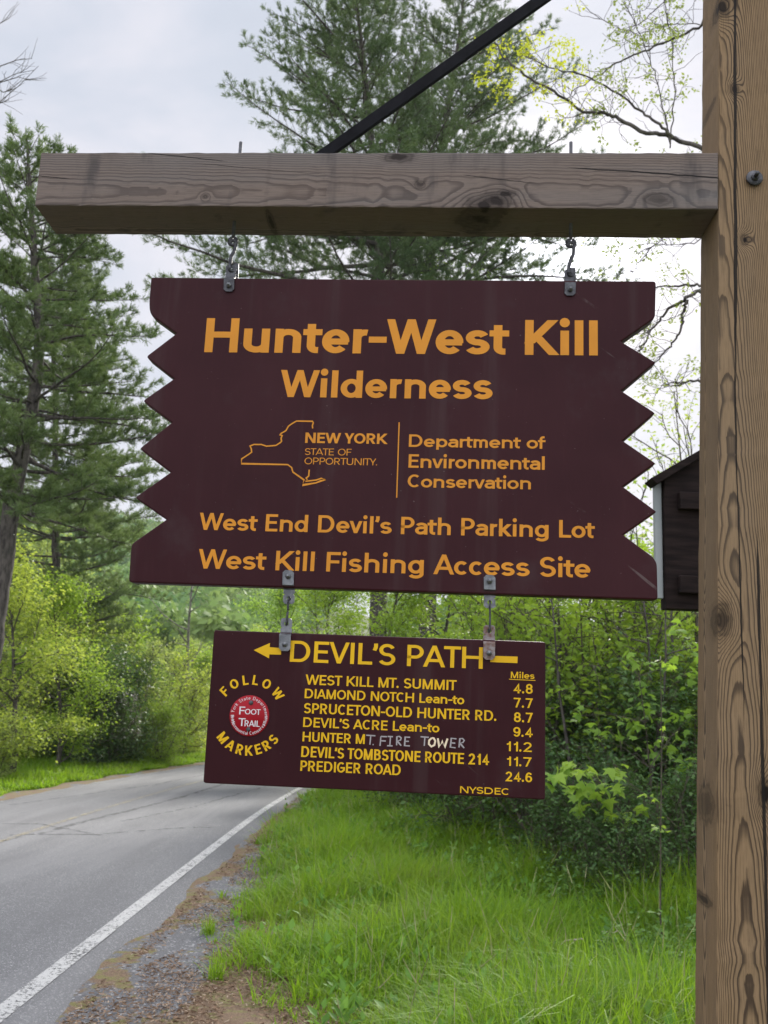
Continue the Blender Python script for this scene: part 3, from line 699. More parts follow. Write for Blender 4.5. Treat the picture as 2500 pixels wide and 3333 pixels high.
def glyph(ch, s, k):
    """pieces (V2, F) of one letter: cap height 1, upright stroke s, level strokes thinner, widths stretched by k"""
    sy = s*THIN
    fy = lambda y: 1.0 if y == 9 else 0.0 if y == -9 else .7 if y == 8 else sy/2+y*(1-sy)
    res = []
    for g in GLYPHS[ch][1]:
        if g[0] == 'O':
            t = np.linspace(0, 2*math.pi, 13)[:-1]; r = .60*s
            V = np.stack([s/2+g[1]*k+r*np.cos(t), (r if g[2] < .5 else g[2])+r*np.sin(t)], -1); res.append((V, [tuple(range(12))]))
        elif g[0] == 'D':
            x0, y0, x1, y1 = s/2+g[1]*k, g[2], s/2+g[3]*k, g[4]
            hw = s/2*math.hypot(x1-x0, y1-y0)/abs(y1-y0)*.92
            res.append((np.array([(x0-hw, y0), (x0+hw, y0), (x1+hw, y1), (x1-hw, y1)]), [(0, 1, 2, 3)]))
        else:
            P = np.array([(s/2+x*k, fy(y)/THIN) for x, y in g[1]]); n = len(P)
            keep = [0]+[i for i in range(1, n) if np.linalg.norm(P[i]-P[i-1]) > 1e-4]; P = P[keep]; n = len(P)
            closed = np.linalg.norm(P[0]-P[-1]) < 1e-4
            if not closed:
                for e, q in ((0, 1), (-1, -2)):
                    if abs(P[e][1]-P[q][1]) < 1e-4: P[e][0] += math.copysign(s/2, P[e][0]-P[q][0])
            d = P[1:]-P[:-1]; d /= np.linalg.norm(d, axis=1)[:, None]
            nrm = np.stack([-d[:, 1], d[:, 0]], 1); off = np.zeros_like(P)
            for i in range(n):
                a, b = (nrm[-1], nrm[0]) if closed and i in (0, n-1) else (nrm[max(i-1, 0)], nrm[min(i, n-2)])
                m = a+b; m /= np.linalg.norm(m)+1e-9; off[i] = m/max(.5, m@a)
            V = np.concatenate([P+off*s/2, P-off*s/2])*np.array([1, THIN]); res.append((V, [(i, i+1, n+i+1, n+i) for i in range(n-1)]))
    return res
def stroke_text(body, s, k, gap):
    """-> [(V2, F), ...], width"""
    x = 0.0; pieces = []
    for i, ch in enumerate(body):
        if ch == ' ': x += (.20+gap)*k; continue
        lt, rt = TUCK.get(ch, (0, 0))
        if x > 0: x -= lt*gap*k
        for V, Fg in glyph(ch, s, k): pieces.append((V+np.array([x, 0]), Fg))
        x += GLYPHS[ch][0]*k+s+gap*k*(1-rt)
    return pieces, x-gap*k*(1-rt)
def fit_text(body, s, w, gap):
    lo, hi = .2, 4.0
    for _ in range(30):
        k = (lo+hi)/2
        if stroke_text(body, s, k, gap)[1] > w: hi = k
        else: lo = k
    return stroke_text(body, s, k, gap)[0]
def flat_pieces(name, parent, base, pieces, mat, b):
    """pieces already in (a, c); every stroke a hair nearer than the last so none share a plane"""
    Vs, Fs, off = [], [], 0
    for i, (V, Fg) in enumerate(pieces):
        Vs.append(np.stack([V[:, 0], np.full(len(V), b-.0003-(i % 7)*.00004), V[:, 1]], -1)-np.array(base))
        Fs += [tuple(j+off for j in f) for f in Fg]; off += len(V)
    by = {}
    for f in Fs: by.setdefault(len(f), []).append(f)
    return link(name, mesh_np(name, np.concatenate(Vs), list(by.values()), mat), parent)
def letters(name, parent, base, body, TL, BR, mat, b, s=.2, gap=.12, slope=.0093):
    """words filling the rectangle from cap line left to base line right (photograph points read on the panel)"""
    aL, cT = fr(*TL, b); aR, cB = fr(*BR, b); cB -= slope*(aR-aL); H = cT-cB
    return flat_pieces(name, parent, base, [(np.stack([aL+V[:, 0]*H, cB+V[:, 1]*H+slope*V[:, 0]*H], -1), Fg) for V, Fg in fit_text(body, s, (aR-aL)/H, gap)], mat, b)
def put_letters(name, parent, base, A, Cc, Fs, mat, b, th=.0007):
    P = np.stack([A, np.full(len(A), b), Cc], -1)-np.array(base)
    bm = bmesh.new(); vs = [bm.verts.new(p) for p in P]; 
    for f in Fs:
        try: bm.faces.new([vs[i] for i in f])
        except ValueError: pass
    bmesh.ops.recalc_face_normals(bm, faces=bm.faces)
    r = bmesh.ops.extrude_face_region(bm, geom=list(bm.faces))
    bmesh.ops.translate(bm, verts=[v for v in r['geom'] if isinstance(v, bmesh.types.BMVert)], vec=(0, -th, 0))
    return link(name, bm_mesh(name, bm, mat), parent)
def ribbon(name, parent, base, strokes, wd, mat, b, px=True):
    parts = []
    for s in strokes:
        P = np.array([fr(p[0], p[1], b) for p in s]) if px else np.array(s, float)
        T = np.gradient(P, axis=0); T /= np.linalg.norm(T, axis=1)[:, None]+1e-9
        Nn = np.stack([-T[:, 1], T[:, 0]], 1)
        k = np.ones(len(P))
        for i in range(1, len(P)-1):
            d1 = P[i]-P[i-1]; d2 = P[i+1]-P[i]; cs = (d1@d2)/(np.linalg.norm(d1)*np.linalg.norm(d2)+1e-12); k[i] = 1/max(.55, math.sqrt((1+cs)/2))
        Lf, Rt = P+Nn*wd/2*k[:, None], P-Nn*wd/2*k[:, None]
        V = np.concatenate([np.stack([Lf[:, 0], np.full(len(P), b), Lf[:, 1]], -1), np.stack([Rt[:, 0], np.full(len(P), b), Rt[:, 1]], -1)])
        n = len(P); i = np.arange(n-1)
        parts.append((V-np.array(base), np.stack([i, i+1, n+i+1, n+i], -1)))
    V, Fs = join(parts); return link(name, mesh_np(name, V, Fs, mat), parent)

def mat_board(name, c1, c2, rough):
    m, nt = newmat(name); v = objc(nt)
    n = noise(nt, v, 3.0, 4, .6); f = noise(nt, vmul(nt, v, (1, 1, .12)), 90, 4, .7); sp = noise(nt, v, 170, 2, .5)
    c = mix(nt, step(nt, n, .3, .7), c1, c2)
    c = mix(nt, M(nt, 'MULTIPLY', step(nt, f, .5, .8), .22), c, tuple(q*1.45+.003 for q in c2))
    sk = noise(nt, vmul(nt, v, (1, 1, .05)), 16, 4, .6); blot = noise(nt, v, 5.5, 5, .65)
    c = mix(nt, M(nt, 'MULTIPLY', step(nt, sk, .54, .72), .22), c, (.075, .055, .052))
    c = mix(nt, M(nt, 'MULTIPLY', step(nt, blot, .56, .75), .25), c, (.06, .045, .045))
    scr = noise(nt, vmul(nt, nd(nt, 'ShaderNodeVectorRotate', {0: v, 3: .9}, rotation_type='Y_AXIS').outputs[0], (1, 1, .06)), 60, 2, .5)
    c = mix(nt, M(nt, 'MULTIPLY', M(nt, 'MULTIPLY', step(nt, scr, .70, .74), step(nt, blot, .5, .6)), .5), c, (.15, .12, .11))
    c = mix(nt, M(nt, 'MULTIPLY', step(nt, sp, .735, .77), .6), c, (.20, .17, .16))
    out(nt, principled(nt, c, rough, normal=bump(nt, f, .10, .001), spec=.12)); return m
BROWN = mat_board('brown_board_paint', (.030, .0062, .0082), (.039, .0095, .0118), .42)
BROWN2 = mat_board('darker_board_paint', (.027, .0052, .007), (.034, .0075, .0095), .45)
def mat_letter(name, c):
    m, nt = newmat(name); v = objc(nt)
    n = noise(nt, v, 6, 4, .6); f = noise(nt, v, 120, 3, .6)
    cc = mix(nt, step(nt, n, .3, .7), tuple(q*.88 for q in c), c)
    cc = mix(nt, M(nt, 'MULTIPLY', step(nt, f, .6, .75), .15), cc, tuple(q*.55 for q in c))
    out(nt, principled(nt, cc, .55, spec=.25)); return m
OCHRE = mat_letter('ochre_lettering', (.62, .245, .018)); YELLOW = mat_letter('yellow_lettering', (.72, .42, .006))
WHITEP = mat_letter('white_marker', (.36, .33, .33)); CREAM = mat_letter('cream_marker', (.80, .66, .46))
def smooth_corner(pts): return pts
def panel(name, parent, base, outline, b, th, mat, bev):
    bm = bmesh.new(); P = [fr(x, y, b) for x, y in outline]
    vs = [bm.verts.new(tuple(loc((a, b, c), base))) for a, c in P]
    f = bm.faces.new(vs)
    bmesh.ops.recalc_face_normals(bm, faces=bm.faces)
    r = bmesh.ops.extrude_face_region(bm, geom=[f])
    bmesh.ops.translate(bm, verts=[v for v in r['geom'] if isinstance(v, bmesh.types.BMVert)], vec=(0, th, 0))
    bmesh.ops.recalc_face_normals(bm, faces=bm.faces)
    ed = [e for e in bm.edges if abs(e.verts[0].co.y-e.verts[1].co.y) < 1e-6]
    bmesh.ops.bevel(bm, geom=ed, offset=bev, segments=2, affect='EDGES', profile=.5)
    return link(name, bm_mesh(name, bm, mat), parent)
def curve3(p0, p1, p2, n=5):
    t = np.linspace(0, 1, n)[:, None]; p0, p1, p2 = map(np.array, (p0, p1, p2))
    return [tuple(x) for x in (1-t)**2*p0+2*t*(1-t)*p1+t*t*p2]
SB = .05
UB = (fr(1280, 1930, SB)[0], SB+.018, fr(1280, 1925, SB)[1])
usign = fthing('hanging_sign', 'large brown sawtooth-edged board reading Hunter-West Kill Wilderness, hung under the beam', 'sign', UB)
left = [(485, 975)] + curve3((485, 990), (484, 1020), (500, 1032), 5) + [(573, 1085), (481, 1155), (478, 1161), (483, 1168), (565, 1232.5), (472, 1298), (467, 1304), (473, 1312), (558, 1375),
        (460, 1454), (456, 1460), (461, 1466), (554, 1537), (445, 1614), (441, 1620), (447, 1626), (540, 1691)] + curve3((436, 1764), (426, 1771), (425.5, 1784), 4) + curve3((418.5, 1884), (418, 1894), (428, 1896), 4)
right = curve3((2131, 1952), (2142, 1952), (2142, 1942), 4) + [(2140, 1850)] + curve3((2139.5, 1842), (2138, 1822), (2118, 1806), 6) + [(2030, 1741), (2133, 1669), (2137, 1665), (2132, 1660), (2029, 1584), (2129, 1512), (2134, 1508), (2129, 1503), (2029, 1434.5),
        (2128, 1348), (2132, 1344), (2127, 1339), (2024.6, 1272), (2130, 1183), (2134, 1179), (2129, 1175), (2023, 1111)] + curve3((2122, 1042), (2133, 1034), (2133.6, 1022), 4) + curve3((2136, 925), (2136.5, 914), (2126, 914), 4)
outl = left + [(1250, 1923)] + right + [(1250, 909)] + curve3((498, 901.5), (490.5, 901.5), (490.5, 909), 4)
panel('panel', usign, UB, outl, SB, .036, BROWN, .0035)
LB_ = SB-.0002
def T(body, TL, BR, st=.2, gap=.12, par=None, base=None, mat=None, slope=.0093):
    return letters('lettering', par or usign, base or UB, body, TL, BR, mat or OCHRE, LB_, st, gap, slope)
T('Hunter-West Kill', (674, 1035.5), (1946, 1157), .23, .14)
T('Wilderness', (915, 1204), (1603, 1300), .225, .14)
T('West End Devil’s Path Parking Lot', (651, 1669), (1937, 1752), .20, .15)
T('West Kill Fishing Access Site', (648, 1787), (1922, 1881), .20, .15)
T('NEW YORK', (995, 1408), (1260, 1445.5), .235, .12)
T('STATE OF', (993, 1459), (1144, 1483), .135, .15)
T('OPPORTUNITY.', (992, 1489), (1227, 1515), .135, .15)
T('Department of', (1332, 1414), (1775, 1461), .205, .13)
T('Environmental', (1331, 1478.5), (1773, 1529.5), .205, .13)
T('Conservation', (1328, 1544), (1728, 1593), .205, .13)
z3 = lambda L: [(400+x/1.9518, 880+y/1.9518) for x, y in L]
ny = [z3([(1206, 1004), (1204, 985), (1210, 968), (1206, 959), (1103, 957), (1072, 975), (1052, 990), (1036, 1018), (1004, 1036), (998, 1044), (1012, 1050), (1005, 1066), (1008, 1085), (1002, 1093), (972, 1112), (912, 1117),
          (880, 1106), (832, 1106), (808, 1116), (816, 1133), (818, 1155), (800, 1168), (754, 1198), (753, 1228), (1047, 1234), (1072, 1252), (1080, 1281), (1152, 1332), (1141, 1364), (1226, 1350), (1287, 1326), (1262, 1321), (1228, 1332), (1160, 1340)]),
      z3([(1184, 1266), (1181, 1306), (1164, 1320), (1172, 1330)])]
nyo = ribbon('state_outline', usign, UB, ny, .0031, OCHRE, LB_-.0005)
ribbon('divider', usign, UB, [[(1299.4, 1374.5), (1291.3, 1620)]], .0027, OCHRE, LB_-.0005)

LBASE = (fr(1220, 2575, SB)[0], SB+.012, fr(1220, 2576, SB)[1])
lsign = fthing('trail_sign', 'smaller brown board listing Devil’s Path distances in yellow, hung below the large sign', 'sign', LBASE)
outl = curve3((704, 2050.7), (696.5, 2050.5), (695.5, 2060), 4) + curve3((661.5, 2540), (661, 2549), (672, 2549.5), 4) + [(1250, 2576.5)] + curve3((1766, 2603), (1775, 2604), (1775, 2594), 4) + curve3((1776, 2099), (1776.5, 2090), (1768, 2089), 4) + [(1250, 2071)]
panel('panel', lsign, LBASE, outl, SB, .022, BROWN2, .0025)
def TL_(body, p, q_, st=.19, gap=.13): return T(body, p, q_, st, gap, lsign, LBASE, YELLOW, .003)
TL_('DEVIL’S PATH', (947, 2085), (1571, 2177), .185, .15)
def poly(name, parent, base, pts, mat, b=LB_):
    P = [fr(x, y, b) for x, y in pts]
    return put_letters(name, parent, base, np.array([p[0] for p in P]), np.array([p[1] for p in P]), [tuple(range(len(P)))], mat, b)
poly('arrow_head', lsign, LBASE, [(826, 2116), (876, 2143), (877, 2130), (915, 2131), (915.5, 2109.5), (878, 2106.5), (879, 2093)], YELLOW)
poly('arrow_tail', lsign, LBASE, [(1596.5, 2134.5), (1595.8, 2155), (1684, 2158.5), (1685, 2137.3)], YELLOW)
for body, p, q_ in (('WEST KILL MT. SUMMIT', (995.5, 2195.5), (1486, 2247)), ('DIAMOND NOTCH Lean-to', (993, 2241.5), (1511, 2293)), ('SPRUCETON-OLD HUNTER RD.', (990, 2288), (1615, 2347)),
                    ('DEVIL’S ACRE Lean-to', (988, 2334.5), (1430, 2384.5)), ('HUNTER M', (986, 2381.5), (1187, 2421.8)), ('DEVIL’S TOMBSTONE ROUTE 214', (982, 2428.5), (1592, 2490.5)), ('PREDIGER ROAD', (979, 2475), (1304, 2523.6)),
                    ('Miles', (1663, 2186), (1740, 2210)), ('4.8', (1672, 2224.5), (1734, 2258.5)), ('7.7', (1672, 2271), (1734, 2305)), ('8.7', (1673, 2318), (1734, 2352.5)), ('9.4', (1671, 2366), (1734, 2400)),
                    ('11.2', (1647, 2413), (1731, 2448)), ('11.7', (1648, 2462), (1730, 2496)), ('24.6', (1646, 2511), (1732, 2546.5)), ('NYSDEC', (1498, 2559), (1658, 2588))):
    TL_(body, p, q_, .195, .15)
poly('underline', lsign, LBASE, [(1657, 2209.8), (1657, 2212), (1743, 2216), (1743, 2213.8)], YELLOW)
hw = [[(1192, 2393), (1222, 2395)], [(1207, 2394), (1204, 2424)], [(1213, 2423), (1216, 2424.5)],
      [(1240, 2397), (1237, 2428)], [(1240, 2397), (1260, 2398)], [(1239, 2411), (1256, 2412)],
      [(1262, 2397), (1279, 2398)], [(1271, 2398), (1269, 2427)], [(1260, 2427), (1278, 2428)],
      [(1291, 2426), (1292, 2398), (1300, 2397), (1306, 2402), (1304, 2409), (1293, 2412), (1306, 2427)],
      [(1335, 2400), (1319, 2399), (1317, 2427), (1334, 2428)], [(1318, 2413), (1331, 2413)],
      [(1369, 2398), (1396, 2400)], [(1383, 2399), (1381, 2428)],
      [(1486, 2405), (1469, 2403), (1466, 2432), (1483, 2434)], [(1468, 2418), (1482, 2419)],
      [(1494, 2433), (1497, 2404), (1506, 2404), (1511, 2410), (1507, 2417), (1497, 2419), (1511, 2435)]]
ribbon('handwriting', lsign, LBASE, hw, .0027, WHITEP, LB_-.0006)
ribbon('handwriting', lsign, LBASE, [[(1406, 2402), (1397, 2410), (1396, 2422), (1404, 2430), (1414, 2425), (1417, 2412), (1412, 2403), (1406, 2402)], [(1425, 2403), (1430, 2431), (1440, 2412), (1447, 2432), (1457, 2404)]], .0038, CREAM, LB_-.0006)
# curved words round the disc
mc = fr(812, 2329.5, SB)
mr = .0429
RED = mat_flat('red_enamel', (.27, .004, .010), (.33, .006, .014), 12, .4, 0., .02, .2); WHITE = mat_letter('white_enamel', (.66, .62, .62))
disc = add_tube('marker_disc', [(mc[0], SB, mc[1]), (mc[0], SB-.0016, mc[1]), (mc[0], SB-.0022, mc[1])], [mr, mr, mr*.985], RED, lsign, LBASE, 48, False)
disc['label'] = 'round red foot trail marker disc'
def arc_word(body, rad, a_mid, H, inward, mat, b, parent, s=.2, gap=.2, k=1.0, name='lettering'):
    """letters one by one along a circle round the disc; inward=True reads over the top, rad runs along the base line"""
    adv = [((.34+gap)*k if ch == ' ' else GLYPHS[ch][0]*k+s+gap*k)*H for ch in body]
    pos = -(sum(adv)-gap*k*H)/2; res = []
    for ch, ad in zip(body, adv):
        if ch != ' ':
            w = GLYPHS[ch][0]*k+s; mid = pos+w*H/2
            th = a_mid-mid/rad if inward else a_mid+mid/rad
            ca, sa = math.cos(th), math.sin(th); tx, tz = (sa, -ca) if inward else (-sa, ca)
            for V, Fg in glyph(ch, s, k):
                x = (V[:, 0]-w/2)*H; rr = rad+V[:, 1]*H if inward else rad-V[:, 1]*H
                res.append((np.stack([mc[0]+rr*ca+x*tx, mc[1]+rr*sa+x*tz], -1), Fg))
        pos += ad
    return flat_pieces(name, parent, LBASE, res, mat, b)
arc_word('FOLLOW', .0655, R(87), .0205, True, YELLOW, LB_, lsign, .22, .36, .95)
arc_word('MARKERS', .0830, R(270), .0210, False, YELLOW, LB_, lsign, .22, .40, .95)
arc_word('New York State Department of', .0335, R(90), .0072, True, WHITE, SB-.0022, disc, .13, .20, .95)
arc_word('Environmental Conservation', .0400, R(270), .0072, False, WHITE, SB-.0022, disc, .13, .20, .95)
def TW(body, p, q_): return letters('lettering', disc, LBASE, body, p, q_, WHITE, SB-.0022, .18, .14, .003)
TW('F', (780, 2299.5), (797, 2326)); TW('OOT', (798, 2307), (848, 2327)); TW('T', (777, 2337), (798, 2363.5)); TW('RAIL', (797, 2344), (846, 2366))
for (x, y) in ((818, 2287), (809, 2374)):
    a, c = fr(x, y, SB); add_tube('rivet', [(a, SB-.002, c), (a, SB-.0035, c), (a, SB-.0042, c)], [.005, .0048, .003], DSTEEL, disc, LBASE, 14)

# hanging plates: flat strap bolted to the board face, cranked back over the board's edge, with a hole for the wire
def plate(name, parent, base, p_hole, p_bolt, half, up, mat, end_ext=.014, hole_ext=.012, b_face=SB-.0045, b_back=SB+.012):
    """p_bolt on the board, p_hole beyond its edge; up=+1 when the hole is above"""
    ab, cb = fr(*p_bolt, b_face); ah, ch = fr(*p_hole, b_back)
    s = up; cm = (ch-cb)*s
    bm = bmesh.new()
    def V(x, b, y): # x across, y along from bolt (positive toward hole)
        a = ab+(ah-ab)*(y/cm)+x
        return bm.verts.new(tuple(loc((a, b, cb+s*y), base)))
    w = half; ch_ = w*.45
    hole_r = .0050
    # bottom chamfered end
    rows = [[V(-w+ch_, b_face, -end_ext), V(w-ch_, b_face, -end_ext)], [V(-w, b_face, -end_ext+ch_), V(w, b_face, -end_ext+ch_)],
            [V(-w, b_face, cm*.40), V(w, b_face, cm*.40)], [V(-w, b_back, cm*.58), V(w, b_back, cm*.58)], [V(-w, b_back, cm-w*.8), V(w, b_back, cm-w*.8)]]
    for i in range(len(rows)-1):
        bm.faces.new((rows[i][0], rows[i][1], rows[i+1][1], rows[i+1][0]))
    n = 16; inner, outer = [], []
    for k in range(n):
        t = 2*math.pi*(k+.5)/n; cx, cy = math.cos(t), math.sin(t)
        inner.append(V(cx*hole_r, b_back, cm+cy*hole_r))
        m_ = max(abs(cx), abs(cy)*(.8*w/ (w*.8 if cy < 0 else hole_ext)) if True else 0)
        ex = cx/max(abs(cx), abs(cy)); ey = cy/max(abs(cx), abs(cy))
        outer.append(V(ex*w, b_back, cm+ey*(w*.8 if ey < 0 else hole_ext)))
    for k in range(n):
        k2 = (k+1) % n; bm.faces.new((inner[k], inner[k2], outer[k2], outer[k]))
    for k in (1, 5, 9, 13): pass
    bmesh.ops.remove_doubles(bm, verts=bm.verts, dist=1e-5)
    bmesh.ops.recalc_face_normals(bm, faces=bm.faces)
    bmesh.ops.solidify(bm, geom=list(bm.faces), thickness=.0030)
    o = link(name, bm_mesh(name, bm, mat), parent)
    lines = [([(ab, b_face-.002, cb), (ab, b_face-.0065, cb)], [.0062, .0062])]
    Vv, Fs = caps_tube([(loc(l[0], base), l[1]) for l in lines], 6); link('bolt', mesh_np('bolt', Vv, Fs, STEEL), o)
    Vv, Fs = caps_tube([(loc([(ab, b_face-.0065, cb), (ab, b_face-.0115, cb)], base), [.0033, .0033])], 10); link('stud', mesh_np('stud', Vv, Fs, STEEL), o)
    return o, (ah, b_back, ch)
_, h1 = plate('hanging_plate', usign, UB, (752, 877), (745, 930), .0125, 1, DSTEEL)
_, h2 = plate('hanging_plate', usign, UB, (1855, 892), (1856, 943), .0125, 1, DSTEEL)
_, h3 = plate('hanging_plate', usign, UB, (940, 1948), (938, 1876), .0125, -1, STEEL)
_, h4 = plate('hanging_plate', usign, UB, (1594, 1961), (1594, 1892), .0125, -1, STEEL)
_, h5 = plate('hanging_plate', lsign, LBASE, (933, 2030), (927.5, 2098), .0125, 1, STEEL)
p6, h6 = plate('hanging_plate', lsign, LBASE, (1592.5, 2053), (1592, 2126), .0125, 1, RUST); p6['label'] = 'rusty hanging plate'
# back plates of the pair, behind each board
for (hh, par, base, s) in ((h1, usign, UB, 1), (h2, usign, UB, 1)):
    a, b, c = hh
    bm = box_bm([loc(v, base) for v in [(a-.0125+.004, b+.012, c-.05), (a+.0125+.004, b+.012, c-.05), (a+.0125+.004, b+.015, c-.05), (a-.0125+.004, b+.015, c-.05), (a-.004+.006, b+.012, c+.022), (a+.0125+.002, b+.012, c+.022), (a+.0125+.002, b+.015, c+.022), (a-.004+.006, b+.015, c+.022)]])
    link('back_plate', bm_mesh('back_plate', bm, DSTEEL), par)
def wire(name, label, pts, rad, mat, group):
    base = tuple(pts[len(pts)//2]); o = fthing(name, label, 'hook', base, group)
    Vv, Fs = caps_tube([(loc(pts, base), rad)], 8)
    me = mesh_np(name, Vv, Fs, mat, True); o.data = me if False else None
    l = bpy.data.objects[o.name]; 
    link('wire', me, o); return o
def s_hook(eye, hole):
    (ea, ec), (ha, hb, hc) = eye, hole
    up = arc((ea+.001, HB, ec-.005), .0075, 200, -40, 10, 'ac')
    mid = [(ea+.006, HB-.002, (ec+hc)/2+.012), (ea-.001, HB-.004, (ec+hc)/2-.004), (ha-.003, hb, hc+.016)]
    lo = arc((ha+.003, hb, hc+.002), .0065, 180, 375, 10, 'ac')
    lo[:, 1] += np.linspace(0, .008, 10)-.002
    pts = np.concatenate([up, mid, lo])
    t = np.linspace(0, len(pts)-1, 60); i = np.arange(len(pts))
    return np.stack([np.interp(t, i, pts[:, k]) for k in range(3)], -1)
wire('s_hook', 'dark S-shaped hook in the eye bolt above the left top corner of the large sign', s_hook(eyes[0], h1), .0042, DSTEEL, 'hooks holding the large sign')
wire('s_hook', 'steel hook in front of the bright sun glare above the large sign', s_hook(eyes[1], h2), .0042, DSTEEL, 'hooks holding the large sign')
def linkwire(h_up, h_dn):
    (a0_, b0_, c0_), (a1_, b1_, c1_) = h_up, h_dn
    u = [(a0_+.002, b0_+.006, c0_-.004), (a0_+.001, b0_+.006, c0_+.002), (a0_, b0_, c0_+.003), (a0_, b0_-.006, c0_-.002)]
    d = [(a1_+.001, b1_-.006, c1_+.003), (a1_, b1_-.004, c1_-.002), (a1_-.001, b1_+.004, c1_-.003), (a1_-.002, b1_+.006, c1_+.004)]
    pts = np.array(u+[(a0_+(a1_-a0_)*.5+.001, b0_-.005, (c0_+c1_)/2)]+d)
    t = np.linspace(0, len(pts)-1, 40); i = np.arange(len(pts)); return np.stack([np.interp(t, i, pts[:, k]) for k in range(3)], -1)
wire('wire_link', 'thin bent wire link between the two boards, next to the arrow', linkwire(h3, h5), .0026, DSTEEL, 'wire links between the signs')
wire('wire_link', 'thin wire link between the two boards, above the rusty plate', linkwire(h4, h6), .0022, DSTEEL, 'wire links between the signs')

# ------------------------------------------------------------------ register box behind the post
KY = 4.0
KW = mat_flat('dark_brown_stain', (.008, .0052, .0046), (.021, .0135, .012), 18, .8, 0, .5, .12, (.3, 1, 3))
KSH = mat_flat('pale_acrylic', (.20, .225, .22), (.27, .29, .285), 6, .35, 0, .05)
kb = at(2425, 1990, KY); kz = float(zg(kb[0], KY))
kbase = (kb[0], KY+.10, kz)
kiosk = thing('notice_box', 'dark brown roofed notice box seen between the large sign and the tall post', 'notice box', kbase)
def kx(px, py, dy=0.0): q_ = at(px, py, KY+dy); return np.array([q_[0]-kbase[0], dy-.10, q_[2]-kbase[2]])
bl = kx(2169, 1981); tl = kx(2171, 1550); half = -bl[0]; botz = bl[2]; eavez = tl[2]
rl = kx(2110, 1560); r2 = kx(2272, 1468); sl = (r2[2]-rl[2])/(r2[0]-rl[0]); peak = rl[2]+sl*(0-rl[0])
def prism(name, poly_xz, y0, y1, mat, par, bev=.003):
    bm = bmesh.new(); vs = [bm.verts.new((x, y0, z)) for x, z in poly_xz]; f = bm.faces.new(vs)
    r = bmesh.ops.extrude_face_region(bm, geom=[f]); bmesh.ops.translate(bm, verts=[v for v in r['geom'] if isinstance(v, bmesh.types.BMVert)], vec=(0, y1-y0, 0))
    bmesh.ops.recalc_face_normals(bm, faces=bm.faces)
    if bev: bmesh.ops.bevel(bm, geom=list(bm.edges), offset=bev, segments=1, affect='EDGES')
    return link(name, bm_mesh(name, bm, mat), par)
th = .035
prism('wall', [(-half, botz), (half, botz), (half, eavez), (0, eavez+sl*half), (-half, eavez)], -.10, -.02, KW, kiosk)
for s in (-1, 1):
    prism('roof', [(s*-rl[0]*1.0, rl[2]-.004), (s*-rl[0]*.93, rl[2]-th+.006), (s*.0, peak-th), (s*.0, peak)][::s], -.135, -.035, KW, kiosk)
def kbox(name, x0, x1, y0, y1, z0, z1, mat, bev=.003):
    bm = box_bm([(x0, y0, z0), (x1, y0, z0), (x1, y1, z0), (x0, y1, z0), (x0, y0, z1), (x1, y0, z1), (x1, y1, z1), (x0, y1, z1)]); bevel_all(bm, bev, 1)
    return link(name, bm_mesh(name, bm, mat), kiosk)
for (y0, y1) in ((1605, 1660), (1875, 1932)):
    p_, q_ = kx(2206, y1), kx(2206, y0); kbox('batten', p_[0], -p_[0], -.135, -.1005, p_[2], q_[2], KW)
s0, s1 = kx(2142, 1945), kx(2165, 1566)
kbox('side_panel', s0[0], -half-.003, -.075, -.045, s0[2], s1[2], KSH, .002)
kbox('stake', -.045, .045, -.10, -.02, -.3, botz-.001, KW)

# ------------------------------------------------------------------ plants
def poly_path(p0, d, L, n, rng, wob_=.1, up=0.0, droop=0.0):
    """a wandering branch: start, direction, length"""
    d = np.array(d, float); d /= np.linalg.norm(d); P = [np.array(p0, float)]
    for i in range(n):
        d = d + rng.normal(0, wob_, 3); d[2] += up - droop*(1-i/n); d /= np.linalg.norm(d)
        P.append(P[-1]+d*L/n)
    return np.array(P)
def along(P, t):
    x = t*(len(P)-1); i = min(int(x), len(P)-2); return P[i]+(P[i+1]-P[i])*(x-i), (P[i+1]-P[i])/np.linalg.norm(P[i+1]-P[i])
NEEDLE_V = [(-.5, 0, 0), (.5, 0, 0), (.3, 1, 0), (-.3, 1, 0)]
def tufts(P, Dr, rng, k, length, width, spread=.75):
    """k needles fanning round every direction"""
    P = np.repeat(P, k, 0); Dr = np.repeat(Dr, k, 0)
    Y = norm(Dr+rng.normal(0, spread*.62, Dr.shape)); X, Y, Z = frames(Y, rng)
    n = len(P)
    P = P-Y*0+rng.normal(0, length*.12, P.shape)
    S = np.stack([width*rng.uniform(.7, 1.3, n), length*rng.uniform(.65, 1.15, n), np.ones(n)], -1)
    return scatter(NEEDLE_V, [(0, 1, 2, 3)], P, X, Y, Z, S)
